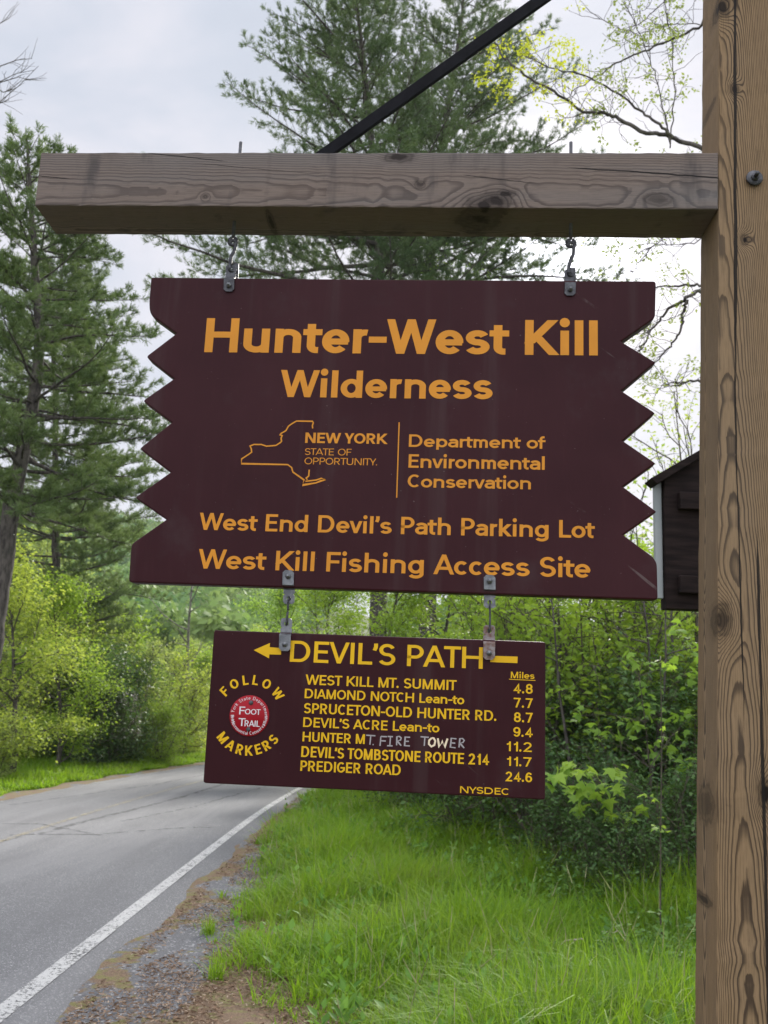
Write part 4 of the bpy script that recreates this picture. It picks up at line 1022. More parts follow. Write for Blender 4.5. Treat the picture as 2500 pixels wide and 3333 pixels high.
def pine(name, label, base, trunk, r0, z_first, Rmax, seed, dens=1.0, mat=None, needle=(.11, .010, 9), top_taper=.75, azim=None, group=None, low_bare=.15, step_=.55, bark=None):
    """white pine: trunk polyline (relative), whorls of boughs, twigs, needle tufts"""
    rng = np.random.default_rng(seed); root = thing(name, label, 'tree', base, 0, group)
    T = np.array(trunk, float); H = T[-1, 2]
    tt = np.linspace(0, 1, 40); zz = tt*H
    TP = np.stack([np.interp(zz, T[:, 2], T[:, 0]), np.interp(zz, T[:, 2], T[:, 1]), zz], -1)
    TP[:, :2] += rng.normal(0, .015, (40, 2))
    trunkV = tubes([(TP, r0*(1-tt*.93)+.008)], 9)
    lines, tp, td = [], [], []
    z = z_first*H
    while z < H*.985:
        f = (z/H-z_first)/(1-z_first)
        prof = (1-f)**top_taper*(.55+.45*min(1, f*4+.25))
        nb = rng.integers(3, 6)
        a0 = rng.uniform(0, 6.28)
        for b in range(nb):
            az = a0+b*2*math.pi/nb+rng.normal(0, .3)
            L = Rmax*prof*rng.uniform(.55, 1.12)+.25
            if azim is not None: L *= azim(az, f)
            el = -.08+.75*f+rng.normal(0, .13)
            p0 = np.array([np.interp(z, zz, TP[:, 0]), np.interp(z, zz, TP[:, 1]), z+rng.normal(0, .08)])
            B = poly_path(p0, (math.cos(az)*math.cos(el), math.sin(az)*math.cos(el), math.sin(el)), L, 9, rng, .07, .055*(1.1-f), .06)
            rb = .010+.011*L*(1-.4*f)
            lines.append((B, np.linspace(rb, .005, len(B))))
            if f < low_bare and rng.uniform() < .35: continue
            ns = max(3, int(L*5.2))
            for j in range(ns):
                t = .16+.84*(j+rng.uniform())/ns
                q, d = along(B, t)
                side = 1 if j % 2 else -1
                hd = np.array([-d[1], d[0], 0])*side; hd /= np.linalg.norm(hd)+1e-6
                sd_ = norm(d*rng.uniform(.5, 1.1)+hd*rng.uniform(.5, 1)+np.array([0, 0, rng.uniform(-.05, .45)]))
                l2 = (1.1-t)*L*.36*rng.uniform(.5, 1.15)+.14
                Tw = poly_path(q, sd_, l2, 4, rng, .13, .06)
                lines.append((Tw, np.linspace(.006+.002*l2, .003, len(Tw))))
                nt_ = max(2, int(l2*7.5*dens)+1)
                for m in range(nt_):
                    u = .2+.8*(m+rng.uniform())/nt_
                    q2, d2 = along(Tw, min(u, 1)); 
                    off = rng.normal(0, .45, 3); dd = norm(d2+off+np.array([0, 0, .25]))
                    o_ = rng.uniform(0, .16)
                    tp.append(q2+dd*o_); td.append(dd)
                tp.append(Tw[-1]); td.append(norm(Tw[-1]-Tw[-2]))
            tp.append(B[-1]); td.append(norm(B[-1]-B[-2]))
        z += step_*rng.uniform(.7, 1.3)*(1-.35*f)
    bv = tubes(lines, 5)
    V, Fs = join([trunkV, bv])
    link('trunk', mesh_np('trunk', V, Fs, bark or BARK, True), root)
    V, Fx = tufts(np.array(tp), np.array(td), rng, needle[2], needle[0], needle[1])
    link('crown', mesh_np('crown', V, Fx, mat or PINE), root)
    return root

def broad_mesh(H, Rc, h0, seed, n_limb=9, leaf=.07, per=26, twigs=5, r0=.12, clump=.28, stems=1, spread=.25, droop=.25, tv=LEAF_V, tf=LEAF_F, shape=1.0, fill=0.0):
    """leafy tree or bush -> wood (V,F), leaves (V,F)"""
    rng = np.random.default_rng(seed); lines, anchors = [], []
    for s in range(stems):
        a = rng.uniform(0, 6.28); tilt = spread*rng.uniform(.3, 1) if stems > 1 else spread*.25
        Hs = H*rng.uniform(.75, 1)
        St = poly_path((rng.normal(0, .06*stems**.5), rng.normal(0, .06*stems**.5), -.1), (math.cos(a)*tilt, math.sin(a)*tilt, 1), Hs, 10, rng, .06, .02)
        lines.append((St, np.linspace(r0, r0*.12, len(St))))
        for l in range(n_limb):
            f = (l+rng.uniform())/n_limb; t = h0+(1-h0)*f*.96
            q, d = along(St, t); az = rng.uniform(0, 6.28); el = .15+.8*f+rng.normal(0, .2)
            prof = math.sin(math.pi*(.18+.75*f)**shape)
            L = Rc*(.35+.75*prof)*rng.uniform(.6, 1.1)
            Lb = poly_path(q, (math.cos(az)*math.cos(el), math.sin(az)*math.cos(el), math.sin(el)), L, 6, rng, .16, .05)
            lines.append((Lb, np.linspace(r0*.42*(1-.5*f), .006, len(Lb))))
            for w in range(twigs):
                t2 = .25+.75*(w+rng.uniform())/twigs; q2, d2 = along(Lb, min(t2, 1))
                sd_ = norm(d2+rng.normal(0, .75, 3)+np.array([0, 0, .2])); l2 = L*.38*rng.uniform(.5, 1.2)+.08
                Tw = poly_path(q2, sd_, l2, 4, rng, .18, .03)
                lines.append((Tw, np.linspace(.005+.006*r0*5, .0025, len(Tw))))
                n = int(per*rng.uniform(.5, 1.4))
                base = np.array([along(Tw, u)[0] for u in rng.uniform(.2, 1, n)])
                anchors.append(base+rng.normal(0, clump, (n, 3))*np.array([1, 1, .55]))
            n = per//2; anchors.append(Lb[-1]+rng.normal(0, clump, (n, 3)))
    P = np.concatenate(anchors); P = P[P[:, 2] > .05]
    return tubes(lines, 5), leaves(P, rng, leaf, droop, tv, tf)
def plant(name, label, cat, base, geo, leafmat, woodmat=None, rz=0.0, sc=1.0, group=None, parts=('trunk', 'crown')):
    root = thing(name, label, cat, base, rz, group); root.scale = (sc, sc, sc)
    (wv, wf), (lv, lf) = geo
    link(parts[0], mesh_np(parts[0], wv, wf, woodmat or BARK, True), root)
    link(parts[1], mesh_np(parts[1], lv, lf, leafmat), root)
    return root
def copy_thing(src, label, base, rz, sc, mat=None):
    r = src.copy(); COL.objects.link(r); r.location = base; r.rotation_euler = (0, 0, rz); r.scale = (sc, sc, sc); r['label'] = label
    for ch in [c for c in bpy.data.objects if c.parent == src]:
        c = ch.copy(); COL.objects.link(c); c.parent = r
        if mat and c.data.name.startswith(('crown', 'foliage')):
            c.material_slots[0].link = 'OBJECT'; c.material_slots[0].material = mat
    return r
def spot(px, Y, py=2400):
    """ground point below a column of the photograph at distance Y"""
    d = ray(px, py); x = d[0]/d[1]*Y; return (x, Y, float(zg(x, Y)))

# left pines, at the far edge of the road
def path_at(pts, Y, base):
    """trunk run through photo points at one distance, relative to its base"""
    P = np.array([at(x, y, Y) for x, y in pts])-np.array(base); P[0] = 0; return P
b0 = spot(-90, 19.5)
pine('pine_tree', 'tall green pine on the left edge of the picture with a grey leaning trunk', b0,
     path_at([(-90, 2400), (10, 1858), (41, 1621), (78, 1458), (122, 1248), (128, 1078), (110, 800), (85, 440)], 19.5, b0), .27, .40, 3.9, 21, 2.6, None, (.13, .013, 11), .62, lambda az, f: 1.0 if math.cos(az) > -.3 else .8, step_=.42)
b1 = spot(190, 33)
pine('pine_tree', 'second dark pine standing close behind the leaning one at left', b1,
     path_at([(190, 2400), (180, 1500), (173, 1078), (230, 700)], 33, b1), .2, .16, 5.0, 22, 2.4, None, (.14, .014, 10), .6, low_bare=0, step_=.5)
# big pine above the beam: two stems
b2 = spot(1236, 27)
pine('pine_tree', 'big pine behind the beam, the left of two trunks, with a long bough reaching left', b2,
     path_at([(1236, 2400), (1236, 820), (1215, 500), (1160, 0), (1130, -260)], 27, b2), .3, .40, 6.3, 31, 1.25, PINE_FAR, (.15, .015, 11), .62, lambda az, f: 1.35 if math.cos(az) < -.6 and f < .8 else (.85 if math.cos(az) > .2 else 1.05), step_=.62)
b3 = spot(1395, 29)
pine('pine_tree', 'right trunk of the big pine pair behind the beam', b3,
     path_at([(1395, 2400), (1400, 860), (1438, 470), (1500, 100), (1520, -120)], 29, b3), .33, .40, 5.6, 34, 1.35, PINE_FAR, (.15, .015, 11), .6, lambda az, f: 1.35 if math.cos(az) > .5 else .95, step_=.6)

# leafy trees
TREE_A = broad_mesh(9, 3.0, .08, 101, 20, .145, 80, 7, .13, .30)
TREE_B = broad_mesh(8, 2.6, .06, 102, 20, .13, 80, 7, .11, .28)
TREE_C = broad_mesh(10, 2.6, .3, 103, 15, .12, 44, 7, .12, .28)
BUSH_A = broad_mesh(2.6, 1.2, .03, 104, 10, .085, 26, 6, .03, .16, 7, .5)
BUSH_B = broad_mesh(1.5, .85, .03, 105, 7, .075, 15, 5, .022, .11, 7, .7)
BUSH_C = broad_mesh(3.4, 1.3, .1, 106, 9, .10, 13, 6, .035, .18, 5, .4)
protos = {}
def put(kind, geo, label, px, Y, sc, mat, seed, cat='tree', name='leafy_tree', wood=None, group=None, parts=('trunk', 'crown')):
    p = spot(px, Y); rz = (seed*2.399) % 6.28
    if kind not in protos:
        protos[kind] = plant(name, label, cat, p, geo, mat, wood, rz, sc, group, parts); return protos[kind]
    r = copy_thing(protos[kind], label, p, rz, sc, mat); r.name = name; r['category'] = cat
    if group: r['group'] = group
    elif 'group' in r.keys(): del r['group']
    return r
GL = 'leafy trees left of the road'
put('A', TREE_A, 'yellow-green tree at the left edge below the pine boughs', 60, 23.5, .66, G_YEL, 1, group=GL)
put('B', TREE_B, 'fresh green tree in the gap between leaning trunk and dark shrub', 200, 26.5, .70, G_MID, 2, group=GL)
put('A', TREE_A, 'olive green tree behind the lilac shrub', 300, 36, .72, G_YEL, 3, group=GL)
put('B', TREE_B, 'vivid green young tree right of the lowest pine bough', 440, 38, .64, G_BRI, 4, group=GL)
put('C', TREE_C, 'pale tree left of the bare grey one', 520, 50, .60, G_PALE, 5, group=GL)
put('B', TREE_B, 'pale green tree beside the road bend, just left of the lower sign', 640, 46, .62, G_MID, 6, group=GL)
put('A', TREE_A, 'yellowish tree straight above the top left corner of the lower sign', 780, 56, .76, G_YEL, 7, group=GL)
put('C', TREE_C, 'green tree in the gap between the signs, left of the left wire link', 880, 62, .72, G_PALE, 8, group=GL)
put('A', TREE_A, 'olive tree rising behind the lilac shrub and the pine bough', 150, 44, 1.15, G_PALE, 9, group=GL)
put('B', TREE_B, 'small tree filling the view at the road end beside the lower sign', 600, 60, .78, G_PALE, 10, group=GL)
GR = 'leafy trees right of the road'
put('B', TREE_B, 'green tree between the two wire links behind the signs', 1190, 22, .80, G_MID, 11, group=GR)
put('A', TREE_A, 'dark green tree behind the right wire link', 1420, 24, .82, G_MID, 12, group=GR)
put('A', TREE_A, 'green tree in the gap between the boards, right of the left wire link', 1040, 31, .9, G_MID, 21, group=GR)
put('C', TREE_C, 'light green tree right of the lower sign top corner', 1800, 21, .68, G_BRI, 13, group=GR)
put('B', TREE_B, 'pale tree behind the thicket below the notice box', 2080, 19, .66, G_PALE, 14, group=GR)
put('A', TREE_A, 'green tree in the thicket next to the tall post', 2260, 16, .52, G_MID, 15, group=GR)
put('B', TREE_B, 'broad green tree behind the lower sign', 960, 40, 1.0, G_BRI, 17, group=GR)
put('A', TREE_A, 'bushy tree at the back of the thicket in the middle', 1620, 28, .8, G_PALE, 18, group=GR)
put('B', TREE_B, 'tall bushy tree behind the notice box and post', 2400, 24, .95, G_MID, 19, group=GR)
# shrubs
GS = 'shrubs left of the road'
def bush(kind, geo, label, px, Y, sc, mat, seed, group):
    return put(kind, geo, label, px, Y, sc, mat, seed, 'shrub', 'shrub', TWIG, group, ('stems', 'foliage'))
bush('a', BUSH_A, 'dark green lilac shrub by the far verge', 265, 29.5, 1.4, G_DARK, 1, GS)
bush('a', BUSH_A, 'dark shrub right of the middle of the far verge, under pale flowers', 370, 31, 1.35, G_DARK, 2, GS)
bush('c', BUSH_C, 'brown-green twiggy shrub at the left edge behind the verge grass', 60, 29, .95, G_MID, 3, GS)
bush('c', BUSH_C, 'light green shrub right of the lilac flowers', 500, 35, .95, G_MID, 4, GS)
bush('a', BUSH_A, 'low yellow-green shrub where the verge meets the lower sign', 600, 40, 1.1, G_YEL, 5, GS)
bush('c', BUSH_C, 'olive shrub behind the dark lilac', 150, 31, 1.1, G_DARK, 6, GS)
bush('b', BUSH_B, 'small pale shrub at the left picture edge on the verge', -5, 22.5, .9, G_PALE, 7, GS)
for i, (k, px, Y, sc, mt, lab) in enumerate([('c', 10, 29, 1.5, G_YEL, 'tall yellow-green shrub at the left picture edge behind the twiggy one'), ('c', 230, 31, 1.5, G_MID, 'tall mid green shrub rising just behind the dark lilac'),
        ('c', 430, 33, 1.3, G_PALE, 'pale tall shrub right behind the lilac flowers'), ('c', 560, 38, 1.3, G_YEL, 'yellowish tall shrub next to the lower sign on the far verge'), ('a', 520, 32.5, .8, G_MID, 'small round green shrub right of the flowers at the verge'),
        ('c', 340, 36, 1.7, G_MID, 'large leafy shrub deep behind the lilac'), ('c', 640, 48, 1.6, G_MID, 'green shrub at the end of the visible road')]):
    bush(k, {'a': BUSH_A, 'c': BUSH_C}[k], lab, px, Y, sc, mt, 60+i, GS)
GT = 'shrubs of the thicket right of the road'
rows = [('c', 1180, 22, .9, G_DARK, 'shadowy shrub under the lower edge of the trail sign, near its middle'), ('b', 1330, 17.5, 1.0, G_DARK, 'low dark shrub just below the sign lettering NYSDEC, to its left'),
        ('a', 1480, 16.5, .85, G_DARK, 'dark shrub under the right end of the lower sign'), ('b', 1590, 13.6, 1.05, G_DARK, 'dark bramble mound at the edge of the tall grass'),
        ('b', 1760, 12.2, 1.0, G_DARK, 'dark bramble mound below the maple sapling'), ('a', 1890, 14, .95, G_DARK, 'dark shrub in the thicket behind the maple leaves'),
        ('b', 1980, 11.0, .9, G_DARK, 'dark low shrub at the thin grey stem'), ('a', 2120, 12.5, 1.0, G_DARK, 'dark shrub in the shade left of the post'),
        ('b', 2230, 9.9, .85, G_DARK, 'dark low shrub against the lower post'), ('c', 1700, 18, .95, G_MID, 'mid green shrub right of the trail sign edge'),
        ('c', 1900, 17, 1.05, G_MID, 'leafy shrub halfway up the thicket'), ('c', 2100, 15, 1.0, G_BRI, 'bright green shrub under the notice box'),
        ('a', 2260, 13.5, 1.2, G_MID, 'tall shrub touching the post edge in the picture'), ('b', 2060, 9.4, .6, G_DARK, 'small dark leafy shrub by the dry stalks'),
        ('c', 1520, 20, 1.05, G_DARK, 'dark tangled shrub behind the right half of the lower sign'), ('a', 1780, 16, 1.2, G_MID, 'dense shrub beside the right edge of the trail sign'),
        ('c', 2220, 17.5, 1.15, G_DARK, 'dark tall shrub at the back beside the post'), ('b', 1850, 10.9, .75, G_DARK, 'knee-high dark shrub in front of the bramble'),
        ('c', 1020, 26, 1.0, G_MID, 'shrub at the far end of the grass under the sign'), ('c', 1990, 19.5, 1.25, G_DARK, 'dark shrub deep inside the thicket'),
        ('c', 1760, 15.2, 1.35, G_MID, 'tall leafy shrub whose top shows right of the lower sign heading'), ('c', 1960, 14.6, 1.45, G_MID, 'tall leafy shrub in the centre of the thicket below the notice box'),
        ('c', 2160, 13.2, 1.3, G_MID, 'tall leafy shrub left of the post, reaching the notice box bottom'), ('c', 1850, 19, 1.7, G_BRI, 'high bright shrub at the back of the thicket'), ('c', 2100, 17.5, 1.6, G_PALE, 'high pale shrub at the back under the notice box'),
        ('c', 1620, 17, 1.4, G_MID, 'tall leafy shrub behind the right end of the trail sign')]
for i, (k, px, Y, sc, mt, lab) in enumerate(rows):
    bush(k, {'a': BUSH_A, 'b': BUSH_B, 'c': BUSH_C}[k], lab, px, Y, sc, mt, 20+i, GT)
# lilac bloom on the dark shrub
rng = np.random.default_rng(77)
lp = np.array([at(px, py, 29.9+rng.uniform(-.3, .3)) for px, py in [(395, 2275), (410, 2290), (425, 2310), (440, 2300), (432, 2340), (445, 2365), (450, 2390), (440, 2265), (405, 2268), (455, 2330)]])
P = np.repeat(lp, 60, 0)+rng.normal(0, .055, (600, 3))*np.array([1, 1, 1.5]); V, Fx = leaves(P, rng, .035)
bl_ = [o for o in bpy.data.objects if o.get('label', '').startswith('dark shrub right of the middle')][0]
bpy.context.view_layer.update()
mi = np.array(bl_.matrix_world.inverted()); Vh = np.concatenate([V, np.ones((len(V), 1))], 1)@mi.T
link('blossom', mesh_np('blossom', Vh[:, :3], Fx, LILAC), bl_)

# far wooded hillside: one mass of crowns
rng = np.random.default_rng(8)
N = 3000; Y = 62+260*rng.uniform(0, 1, N)**.8; X_h = (rng.uniform(-.55, .45, N))*Y
keep = np.abs(X_h-road_cx(Y)*0+4.6) > 7; Y, X_h = Y[keep], X_h[keep]; N = len(Y)
Zh = zg(X_h, Y); cr_ = rng.uniform(2.0, 4.2, N); ch = rng.uniform(4, 8, N)
k = 150
dirs = norm(rng.normal(size=(N*k, 3))); dirs[:, 2] = np.abs(dirs[:, 2])*1.0-.15
C0 = np.stack([X_h, Y, Zh+ch], -1)
rad = np.repeat(cr_, k)*rng.uniform(.7, 1.05, N*k)
P = np.repeat(C0, k, 0)+dirs*rad[:, None]*np.array([1, 1, 1.15])
Zn = norm(dirs+rng.normal(0, .45, dirs.shape)); Xn = norm(np.cross(Zn, rng.normal(size=Zn.shape))); Yn = np.cross(Zn, Xn)
V, Fx = scatter([(0, -.5, 0), (.45, 0, .05), (0, .5, 0), (-.45, 0, .05)], [(0, 1, 2, 3)], P, Xn, Yn, Zn, np.repeat(cr_, k)*rng.uniform(.15, .30, N*k))
def mat_forest():
    m, nt = newmat('hillside_foliage'); rnd = nd(nt, 'ShaderNodeNewGeometry').outputs['Random Per Island']; v = objc(nt)
    n = noise(nt, v, .11, 3, .6); n2 = noise(nt, v, .035, 2)
    c = mix(nt, rnd, (.09, .18, .045), (.18, .28, .075))
    c = mix(nt, M(nt, 'MULTIPLY', step(nt, n, .4, .65), .7), c, (.24, .31, .085))
    c = mix(nt, M(nt, 'MULTIPLY', step(nt, n2, .5, .65), .6), c, (.08, .17, .085))
    p = principled(nt, c, .7, spec=.2); t = nd(nt, 'ShaderNodeBsdfTranslucent', {'Color': c}).outputs[0]
    out(nt, nd(nt, 'ShaderNodeMixShader', {0: .4, 1: p, 2: t}).outputs[0]); return m
tag(link('hillside_forest', mesh_np('hillside_forest', V, Fx, mat_forest())), 'distant spring woods covering the hill behind the road', 'woods', kind='stuff')

# spring maple with thin leaves between beam and sign
TREE_E = broad_mesh(17, 3.6, .35, 108, 22, .10, 13, 7, .14, .30)
plant('leafy_tree', 'thin-leaved tall tree showing between the beam and the large sign, left of the sun glare', 'tree', spot(1640, 26), TREE_E, G_BRI, BARK, 1.0)
TREE_F = broad_mesh(7.2, 1.5, .3, 109, 13, .07, 12, 6, .05, .2)
plant('leafy_tree', 'slender sapling with sprays of yellow-green leaves against the sky above the notice box', 'tree', spot(2230, 13), TREE_F, G_YEL, TWIG, 2.2)
TREE_D = broad_mesh(10.5, 2.4, .3, 110, 14, .07, 2, 6, .12, .2)
plant('bare_tree', 'nearly bare grey tree at the road bend left of the lower sign', 'tree', spot(585, 40), TREE_D, G_PALE, BARK_G, .4)
# limbs reaching in from the tree hidden behind the post
rng = np.random.default_rng(55)
tb = spot(2440, 8.6)
lt = thing('budding_tree', 'tree behind the post reaching thin budding branches over the right side of the picture', 'tree', tb)
trunkP = np.array([[0, 0, -.2], [.02, .02, 1.5], [0, .05, 3], [.05, 0, 4.6], [0, .05, 6.4]])
limbs = [([(2279, 946), (2230, 973), (2180, 1003), (2139, 1048), (2098, 1116), (2075, 1146)], 8.4, .022), ([(2237, 976), (2222, 1025), (2218, 1070), (2184, 1123), (2132, 1180), (2080, 1230)], 8.4, .017),
         ([(2279, 925), (2220, 930), (2154, 931), (2090, 945)], 8.9, .018), ([(2279, 1240), (2230, 1243), (2207, 1246), (2154, 1254)], 8.2, .015),
         ([(2281, 481), (2184, 445), (2101, 430), (2004, 380), (1973, 368), (1890, 362), (1808, 298), (1702, 241), (1634, 181), (1600, 120)], 8.6, .026),
         ([(2192, 447), (2139, 399), (2079, 354), (2004, 301), (1913, 249), (1777, 218), (1690, 170)], 8.5, .016), ([(2281, 87), (2169, 136), (2079, 173), (1996, 211), (1940, 250), (1860, 300)], 9.2, .017),
         ([(2281, 80), (2190, 77), (2094, 105), (2000, 150)], 9.6, .010), ([(2181, 467), (2165, 377), (2132, 241), (2094, 136), (2034, 0), (2000, -60)], 8.8, .010), ([(2181, 482), (2196, 301), (2188, 151), (2162, 0), (2150, -80)], 8.7, .009),
         ([(2200, 700), (2147, 784), (2079, 852), (2056, 897)], 9.0, .010), ([(2279, 560), (2200, 520), (2050, 560), (1960, 620)], 9.4, .010), ([(2260, 790), (2180, 800), (2100, 790), (1990, 830)], 9.4, .009), ([(2200, -40), (2110, 60), (2040, 100), (1950, 60)], 9.3, .008)]
lines = [(trunkP, np.array([.12, .11, .1, .08, .05]))]; lf1, lf2 = [], []
for pts, Yd, r in limbs:
    P = np.array([at(x, y, Yd+rng.normal(0, .08)) for x, y in pts])-np.array(tb)
    if pts[0][0] > 2250:
        zt = P[0][2]-.15; q = np.array([np.interp(zt, trunkP[:, 2], trunkP[:, 0]), np.interp(zt, trunkP[:, 2], trunkP[:, 1]), zt]); P = np.concatenate([[q], P])
    t = np.linspace(0, len(P)-1, len(P)*5); i = np.arange(len(P)); Ps = np.stack([np.interp(t, i, P[:, k]) for k in range(3)], -1); Ps[1:-1] += rng.normal(0, .007, (len(Ps)-2, 3))
    lines.append((Ps, np.linspace(r, r*.28, len(Ps))))
    L = np.linalg.norm(np.diff(P, axis=0), axis=1).sum()
    for j in range(int(L*13)):
        q, d = along(Ps, min(.18+.82*rng.uniform(), 1)); l2 = rng.uniform(.12, .5)
        Tw = poly_path(q, norm(d*.7+rng.normal(0, .7, 3)+np.array([0, 0, .15])), l2, 6, rng, .22, .05)
        lines.append((Tw, np.linspace(.0042, .0018, len(Tw))))
        ends = [Tw[-1]]
        if rng.uniform() < .6:
            q3, d3 = along(Tw, .55); T3 = poly_path(q3, norm(d3+rng.normal(0, .7, 3)), l2*.6, 4, rng, .2, .04); lines.append((T3, np.linspace(.003, .0016, len(T3)))); ends.append(T3[-1])
        for e in ends:
            if rng.uniform() < .8:
                c = e+rng.normal(0, .028, (int(rng.integers(5, 13)), 3)); pxx = (e+np.array(tb))
                az_ = (pxx[0]/pxx[1]); (lf2 if az_ < ray(1920, 300)[0]/ray(1920, 300)[1] else lf1).append(c)
for cx_, cy_ in [(1610, 165), (1650, 150), (1700, 165), (1720, 150), (1760, 120), (1600, 215), (1640, 255), (1660, 280), (1570, 260), (1830, 150), (1860, 170), (1800, 190), (1740, 215), (1620, 300), (1720, 170), (1850, 140), (1690, 225), (1560, 250)]:
    c = at(cx_, cy_, 8.7)-np.array(tb); lf2.append(c+rng.normal(0, .045, (34, 3)))
V, Fq = tubes(lines, 6); link('trunk', mesh_np('trunk', V, Fq, BARK, True), lt)
SMALL = mat_leaf('budding_leaf', (.16, .22, .05), (.30, .36, .10), .4); LIME = mat_leaf('lime_leaf', (.36, .42, .03), (.55, .58, .06), .5)
for nm, lf, mt, sz in (('crown', lf1, SMALL, .042), ('crown', lf2, LIME, .042)):
    V, Fx = leaves(np.concatenate(lf), rng, sz, .4); link(nm, mesh_np(nm, V, Fx, mt), lt)
# bare twigs from a tree beyond the left edge
tb = spot(-420, 11)
bt = thing('bare_tree', 'bare twigs poking in at the upper left edge of the picture', 'tree', tb)
lines = [(np.array([[0, 0, -.2], [0, 0, 3], [.1, 0, 6.5], [.05, 0, 9.5]]), np.array([.14, .12, .08, .03]))]
for pts in ([(-300, 480), (-100, 390), (0, 330), (60, 280), (125, 215)], [(-100, 390), (0, 268), (60, 250), (100, 262)], [(-60, 330), (0, 215), (55, 195), (105, 190)], [(-300, 430), (-60, 330), (0, 265), (50, 240), (110, 228)],
            [(-100, 130), (0, 75), (30, 60)], [(-80, 350), (0, 335), (30, 325)], [(-20, 280), (10, 300), (40, 290)]):
    P = np.array([at(x, y, 11+rng.normal(0, .05)) for x, y in pts])-np.array(tb)
    if pts[0][0] < -200: P = np.concatenate([[[.05, 0, P[0][2]-.3]], P])
    lines.append((P, np.linspace(.012, .0035, len(P))))
    for j in range(5):
        q, d = along(P, rng.uniform(.5, 1)); lines.append((poly_path(q, norm(d+rng.normal(0, .45, 3)), .3, 4, rng, .12, .03), np.linspace(.004, .002, 5)))
V, Fq = tubes(lines, 5); link('trunk', mesh_np('trunk', V, Fq, BARK_G, True), bt)
# maple saplings with broad leaves in front of the thicket
MAP1 = mat_leaf('maple_leaf', (.15, .29, .035), (.34, .48, .075), .52, .5)
def sapling(name, label, base_px, Y, stem_pts, sprays, seed, leaf, r0=.011, mat=MAP1):
    rng = np.random.default_rng(seed); b = spot(base_px, Y); o = thing(name, label, 'sapling', b)
    S_ = np.array([at(x, y, Y+rng.normal(0, .03)) for x, y in stem_pts])-np.array(b); S_ = np.concatenate([[[0, 0, -.1]], S_])
    lines = [(S_, np.linspace(r0, r0*.35, len(S_)))]; pts = []
    for (x, y, n, sp) in sprays:
        c = at(x, y, Y+rng.normal(0, .25))-np.array(b)
        q = S_[np.argmin(np.linalg.norm(S_-c+np.array([0, 0, .25]), axis=1))]
        m = (q+c)/2+np.array([0, 0, .05]); lines.append((np.array([q, m, c]), [.005, .0035, .002]))
        sp *= Y/7.4; pts.append(c+rng.normal(0, sp, (int(n*1.25), 3))*np.array([1, 1, .6]))
        for k in range(5): lines.append((np.array([c, c+rng.normal(0, sp, 3)]), [.002, .0015]))
    V, Fq = tubes(lines, 5); link('stem', mesh_np('stem', V, Fq, TWIG, True), o)
    V, Fx = leaves(np.concatenate(pts), rng, leaf, .45, MAPLE_V, MAPLE_F, .45); link('foliage', mesh_np('foliage', V, Fx, mat), o)
sapling('maple_sapling', 'maple sapling with big bright lobed leaves beside the right edge of the lower sign', 2130, 9.6, [(2110, 2900), (2080, 2740), (2020, 2640), (1960, 2560), (1900, 2500)],
        [(1870, 2500, 8, .055), (1915, 2520, 9, .06), (1880, 2565, 8, .06), (1950, 2580, 8, .07), (1800, 2545, 6, .05), (2010, 2560, 7, .06), (2045, 2640, 7, .07), (1900, 2625, 6, .06), (1985, 2660, 5, .06), (2000, 2500, 5, .05)], 1, .132)
sapling('maple_sapling', 'taller maple sapling with lobed leaves in the shade left of the tall post', 2150, 10.6, [(2140, 2900), (2130, 2700), (2115, 2500), (2100, 2350), (2080, 2200), (2120, 2050)],
        [(2050, 2350, 9, .07), (2090, 2300, 10, .08), (2140, 2330, 9, .08), (2000, 2400, 7, .07), (2180, 2420, 9, .08), (2240, 2480, 8, .07), (2100, 2440, 8, .08), (1950, 2400, 7, .07), (2230, 2180, 10, .09), (2120, 2220, 9, .09), (2060, 2140, 8, .08), (2200, 2060, 9, .09), (2250, 2330, 8, .07), (1880, 2330, 6, .06), (2130, 2560, 7, .08), (2210, 2600, 6, .07)], 2, .112, .011, mat_leaf('darker_maple_leaf', (.09, .19, .03), (.25, .39, .06), .5, .5))  # leaves in a darker green than the first maple sapling
sapling('thin_sapling', 'thin pale grey stem standing straight up in the thicket near the post', 2148, 7.8, [(2149, 2985), (2150, 2700), (2154, 2420), (2150, 2150)], [(2160, 2700, 5, .05), (2130, 2600, 5, .05), (2150, 2160, 8, .07), (2170, 2400, 5, .06)], 3, .06, .010)
# leafy weeds between grass and thicket
rng = np.random.default_rng(91)
N = 9000; y = rng.uniform(6.6, 20, N); x = gright(y)+rng.normal(-.7, .85, N)
k_ = rng.uniform(0, 1, N) < .25+.9*wob(x*1.3+2, y*1.1); x, y = x[k_], y[k_]; N = len(x); hh = rng.uniform(.10, .5, N)*(.5+.8*wob(y, x))
z = zg(x, y); lines = []; pts = []
for i in range(N):
    tp_ = np.array([x[i]+rng.normal(0, .07), y[i]+rng.normal(0, .07), z[i]+hh[i]]); lines.append((np.array([[x[i], y[i], z[i]-.03], tp_]), [.003, .002]))
    u = rng.uniform(.35, 1.05, 9)[:, None]; pts.append(np.array([x[i], y[i], z[i]])*(1-u)+tp_*u+rng.normal(0, .035, (9, 3)))
Vt, Ft = tubes(lines, 3); Vl, Fl = leaves(np.concatenate(pts), rng, .062, .2)
V, Fs = join([(Vt, Ft), (Vl, Fl)])
WEED = mat_leaf('weed_leaf', (.055, .13, .03), (.16, .27, .055), .3)
tag(link('ground_cover', mesh_np('ground_cover', V, Fs, WEED)), 'leafy weeds at the foot of the thicket', 'weeds', kind='stuff')
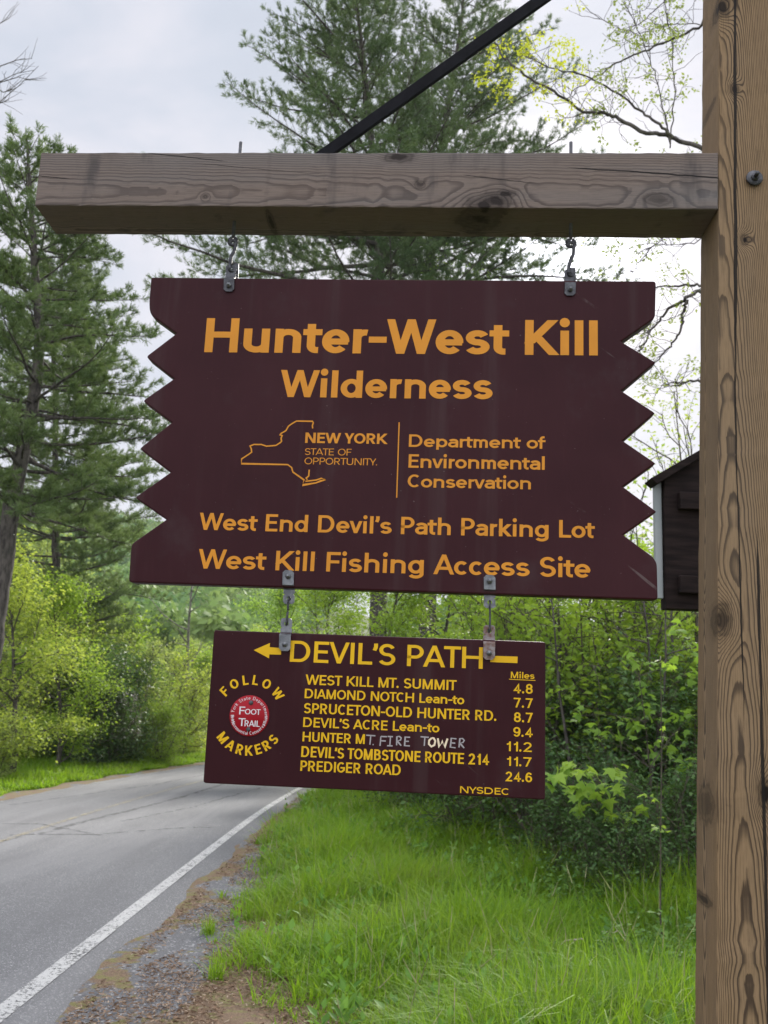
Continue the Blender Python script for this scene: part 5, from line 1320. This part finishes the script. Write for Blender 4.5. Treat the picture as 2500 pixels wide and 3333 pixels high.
# dry broken stalk lying over the weeds
ds = spot(1960, 7.3)
DRY = mat_flat('dry_stalk', (.22, .19, .14), (.32, .28, .21), 30, .9)
for lab, Yd, pts in (('pale dry bent stalk lying over the weeds in the lower right', 7.3, ((1825, 3075), (1840, 3062), (1895, 3056), (1900, 3062))), ('short pale dry stick lying right of the bent dry stalk', 7.5, ((1935, 3030), (2000, 3037), (2010, 3030)))):
    p = at(*pts[0], Yd); V, Fq = tubes([(np.array([at(x_, y_, Yd) for x_, y_ in pts])-p, [.006]*len(pts))], 5)
    tag(link('dry_stalk', mesh_np('dry_stalk', V, Fq, DRY), None, p), lab, 'stalk')
# broad-leaved weeds and seed heads mixed into the verge
rng = np.random.default_rng(17)
N = 1000; u = rng.uniform(0, 1, N); y = 4.6*np.exp(u*math.log(22/4.6)); x = gedge(y)+.2+(gright(y)-gedge(y)-.2)*rng.uniform(0, 1, N)
k_ = rng.uniform(0, 1, N) < .2+.9*wob(x*2.1+1, y*1.9); x, y = x[k_], y[k_]; N = len(x); z = zg(x, y)
P = np.repeat(np.stack([x, y, z+.02], -1), 9, 0); n9 = len(P); az = rng.uniform(0, 6.28, n9); el = rng.uniform(.35, 1.2, n9)
Yd = np.stack([np.cos(az)*np.cos(el), np.sin(az)*np.cos(el), np.sin(el)], -1); Xd = norm(np.cross(Yd, np.array([0, 0, 1.]))); Zd = np.cross(Xd, Yd)
P += Yd*rng.uniform(0, .22, n9)[:, None]*np.array([.4, .4, 1.2])
Vl, Fl = scatter(LEAF_V, LEAF_F, P, Xd, Yd, Zd, rng.uniform(.05, .11, n9))
tag(link('broadleaf_weeds', mesh_np('broadleaf_weeds', Vl, Fl, mat_leaf('dock_leaf', (.07, .17, .025), (.17, .31, .05), .4))), 'broad-leaved weeds growing through the verge grass', 'weeds', kind='stuff')
N = 420; u = rng.uniform(0, 1, N); y = 4.6*np.exp(u*math.log(20/4.6)); x = gedge(y)+.1+(gright(y)-gedge(y)-.1)*rng.uniform(0, 1, N); z = zg(x, y)
lines = []
for i in range(N):
    h_ = rng.uniform(.25, .6); l_ = rng.normal(0, .13, 2); b_ = np.array([x[i], y[i], z[i]])
    lines.append((np.array([b_, b_+np.array([l_[0]*.4, l_[1]*.4, h_*.6]), b_+np.array([l_[0], l_[1], h_])]), [.0015, .0013, .001]))
    lines.append((np.array([b_+np.array([l_[0]*.8, l_[1]*.8, h_*.85]), b_+np.array([l_[0]*1.1, l_[1]*1.1, h_*1.08])]), [.004, .0015]))
V, Fq = tubes(lines, 3)
tag(link('seed_heads', mesh_np('seed_heads', V, Fq, mat_rand('seed_head', (.16, .19, .06), (.30, .30, .13), (.36, .33, .2)))), 'straw-coloured grass stems and seed heads above the verge', 'grass stems', kind='stuff')

# thin spring haze in the valley
m, nt = newmat('valley_haze')
nt.links.new(nd(nt, 'ShaderNodeVolumePrincipled', {'Color': (.90, .95, 1, 1), 'Density': .00022, 'Anisotropy': .2}).outputs[0], nd(nt, 'ShaderNodeOutputMaterial').inputs[1])
bm = box_bm([(-1300, -60, -4), (1300, -60, -4), (1300, 1600, -4), (-1300, 1600, -4), (-1300, -60, 95), (1300, -60, 95), (1300, 1600, 95), (-1300, 1600, 95)])
tag(link('haze', bm_mesh('haze', bm, m)), 'thin haze over the valley', 'haze', kind='stuff')

# bare-stemmed young trees standing in the thicket
POLE = broad_mesh(6.5, .9, .45, 111, 7, .09, 5, 4, .035, .2)
GP = 'thin young trees in the thicket'
for i, (px, Y, sc, lab) in enumerate([(1790, 13.5, 1.0, 'thin dark trunk just right of the lower sign, behind the maple leaves'), (1905, 12.5, .9, 'thin dark trunk in the middle of the thicket'), (2010, 14, 1.1, 'slim dark trunk left of the pale stem'),
        (2075, 11.8, .9, 'thin leaning trunk close to the pale stem'), (2195, 12.2, 1.0, 'dark slim trunk between the pale stem and the post'), (2245, 13, 1.1, 'dark slim trunk hard against the post edge'), (1690, 15, 1.0, 'slim trunk partly behind the right end of the lower sign')]):
    p = spot(px, Y)
    if i == 0: pole0 = plant('young_tree', lab, 'tree', p, POLE, G_MID, BARK, .3, sc, GP)
    else: copy_thing(pole0, lab, p, i*1.9, sc)
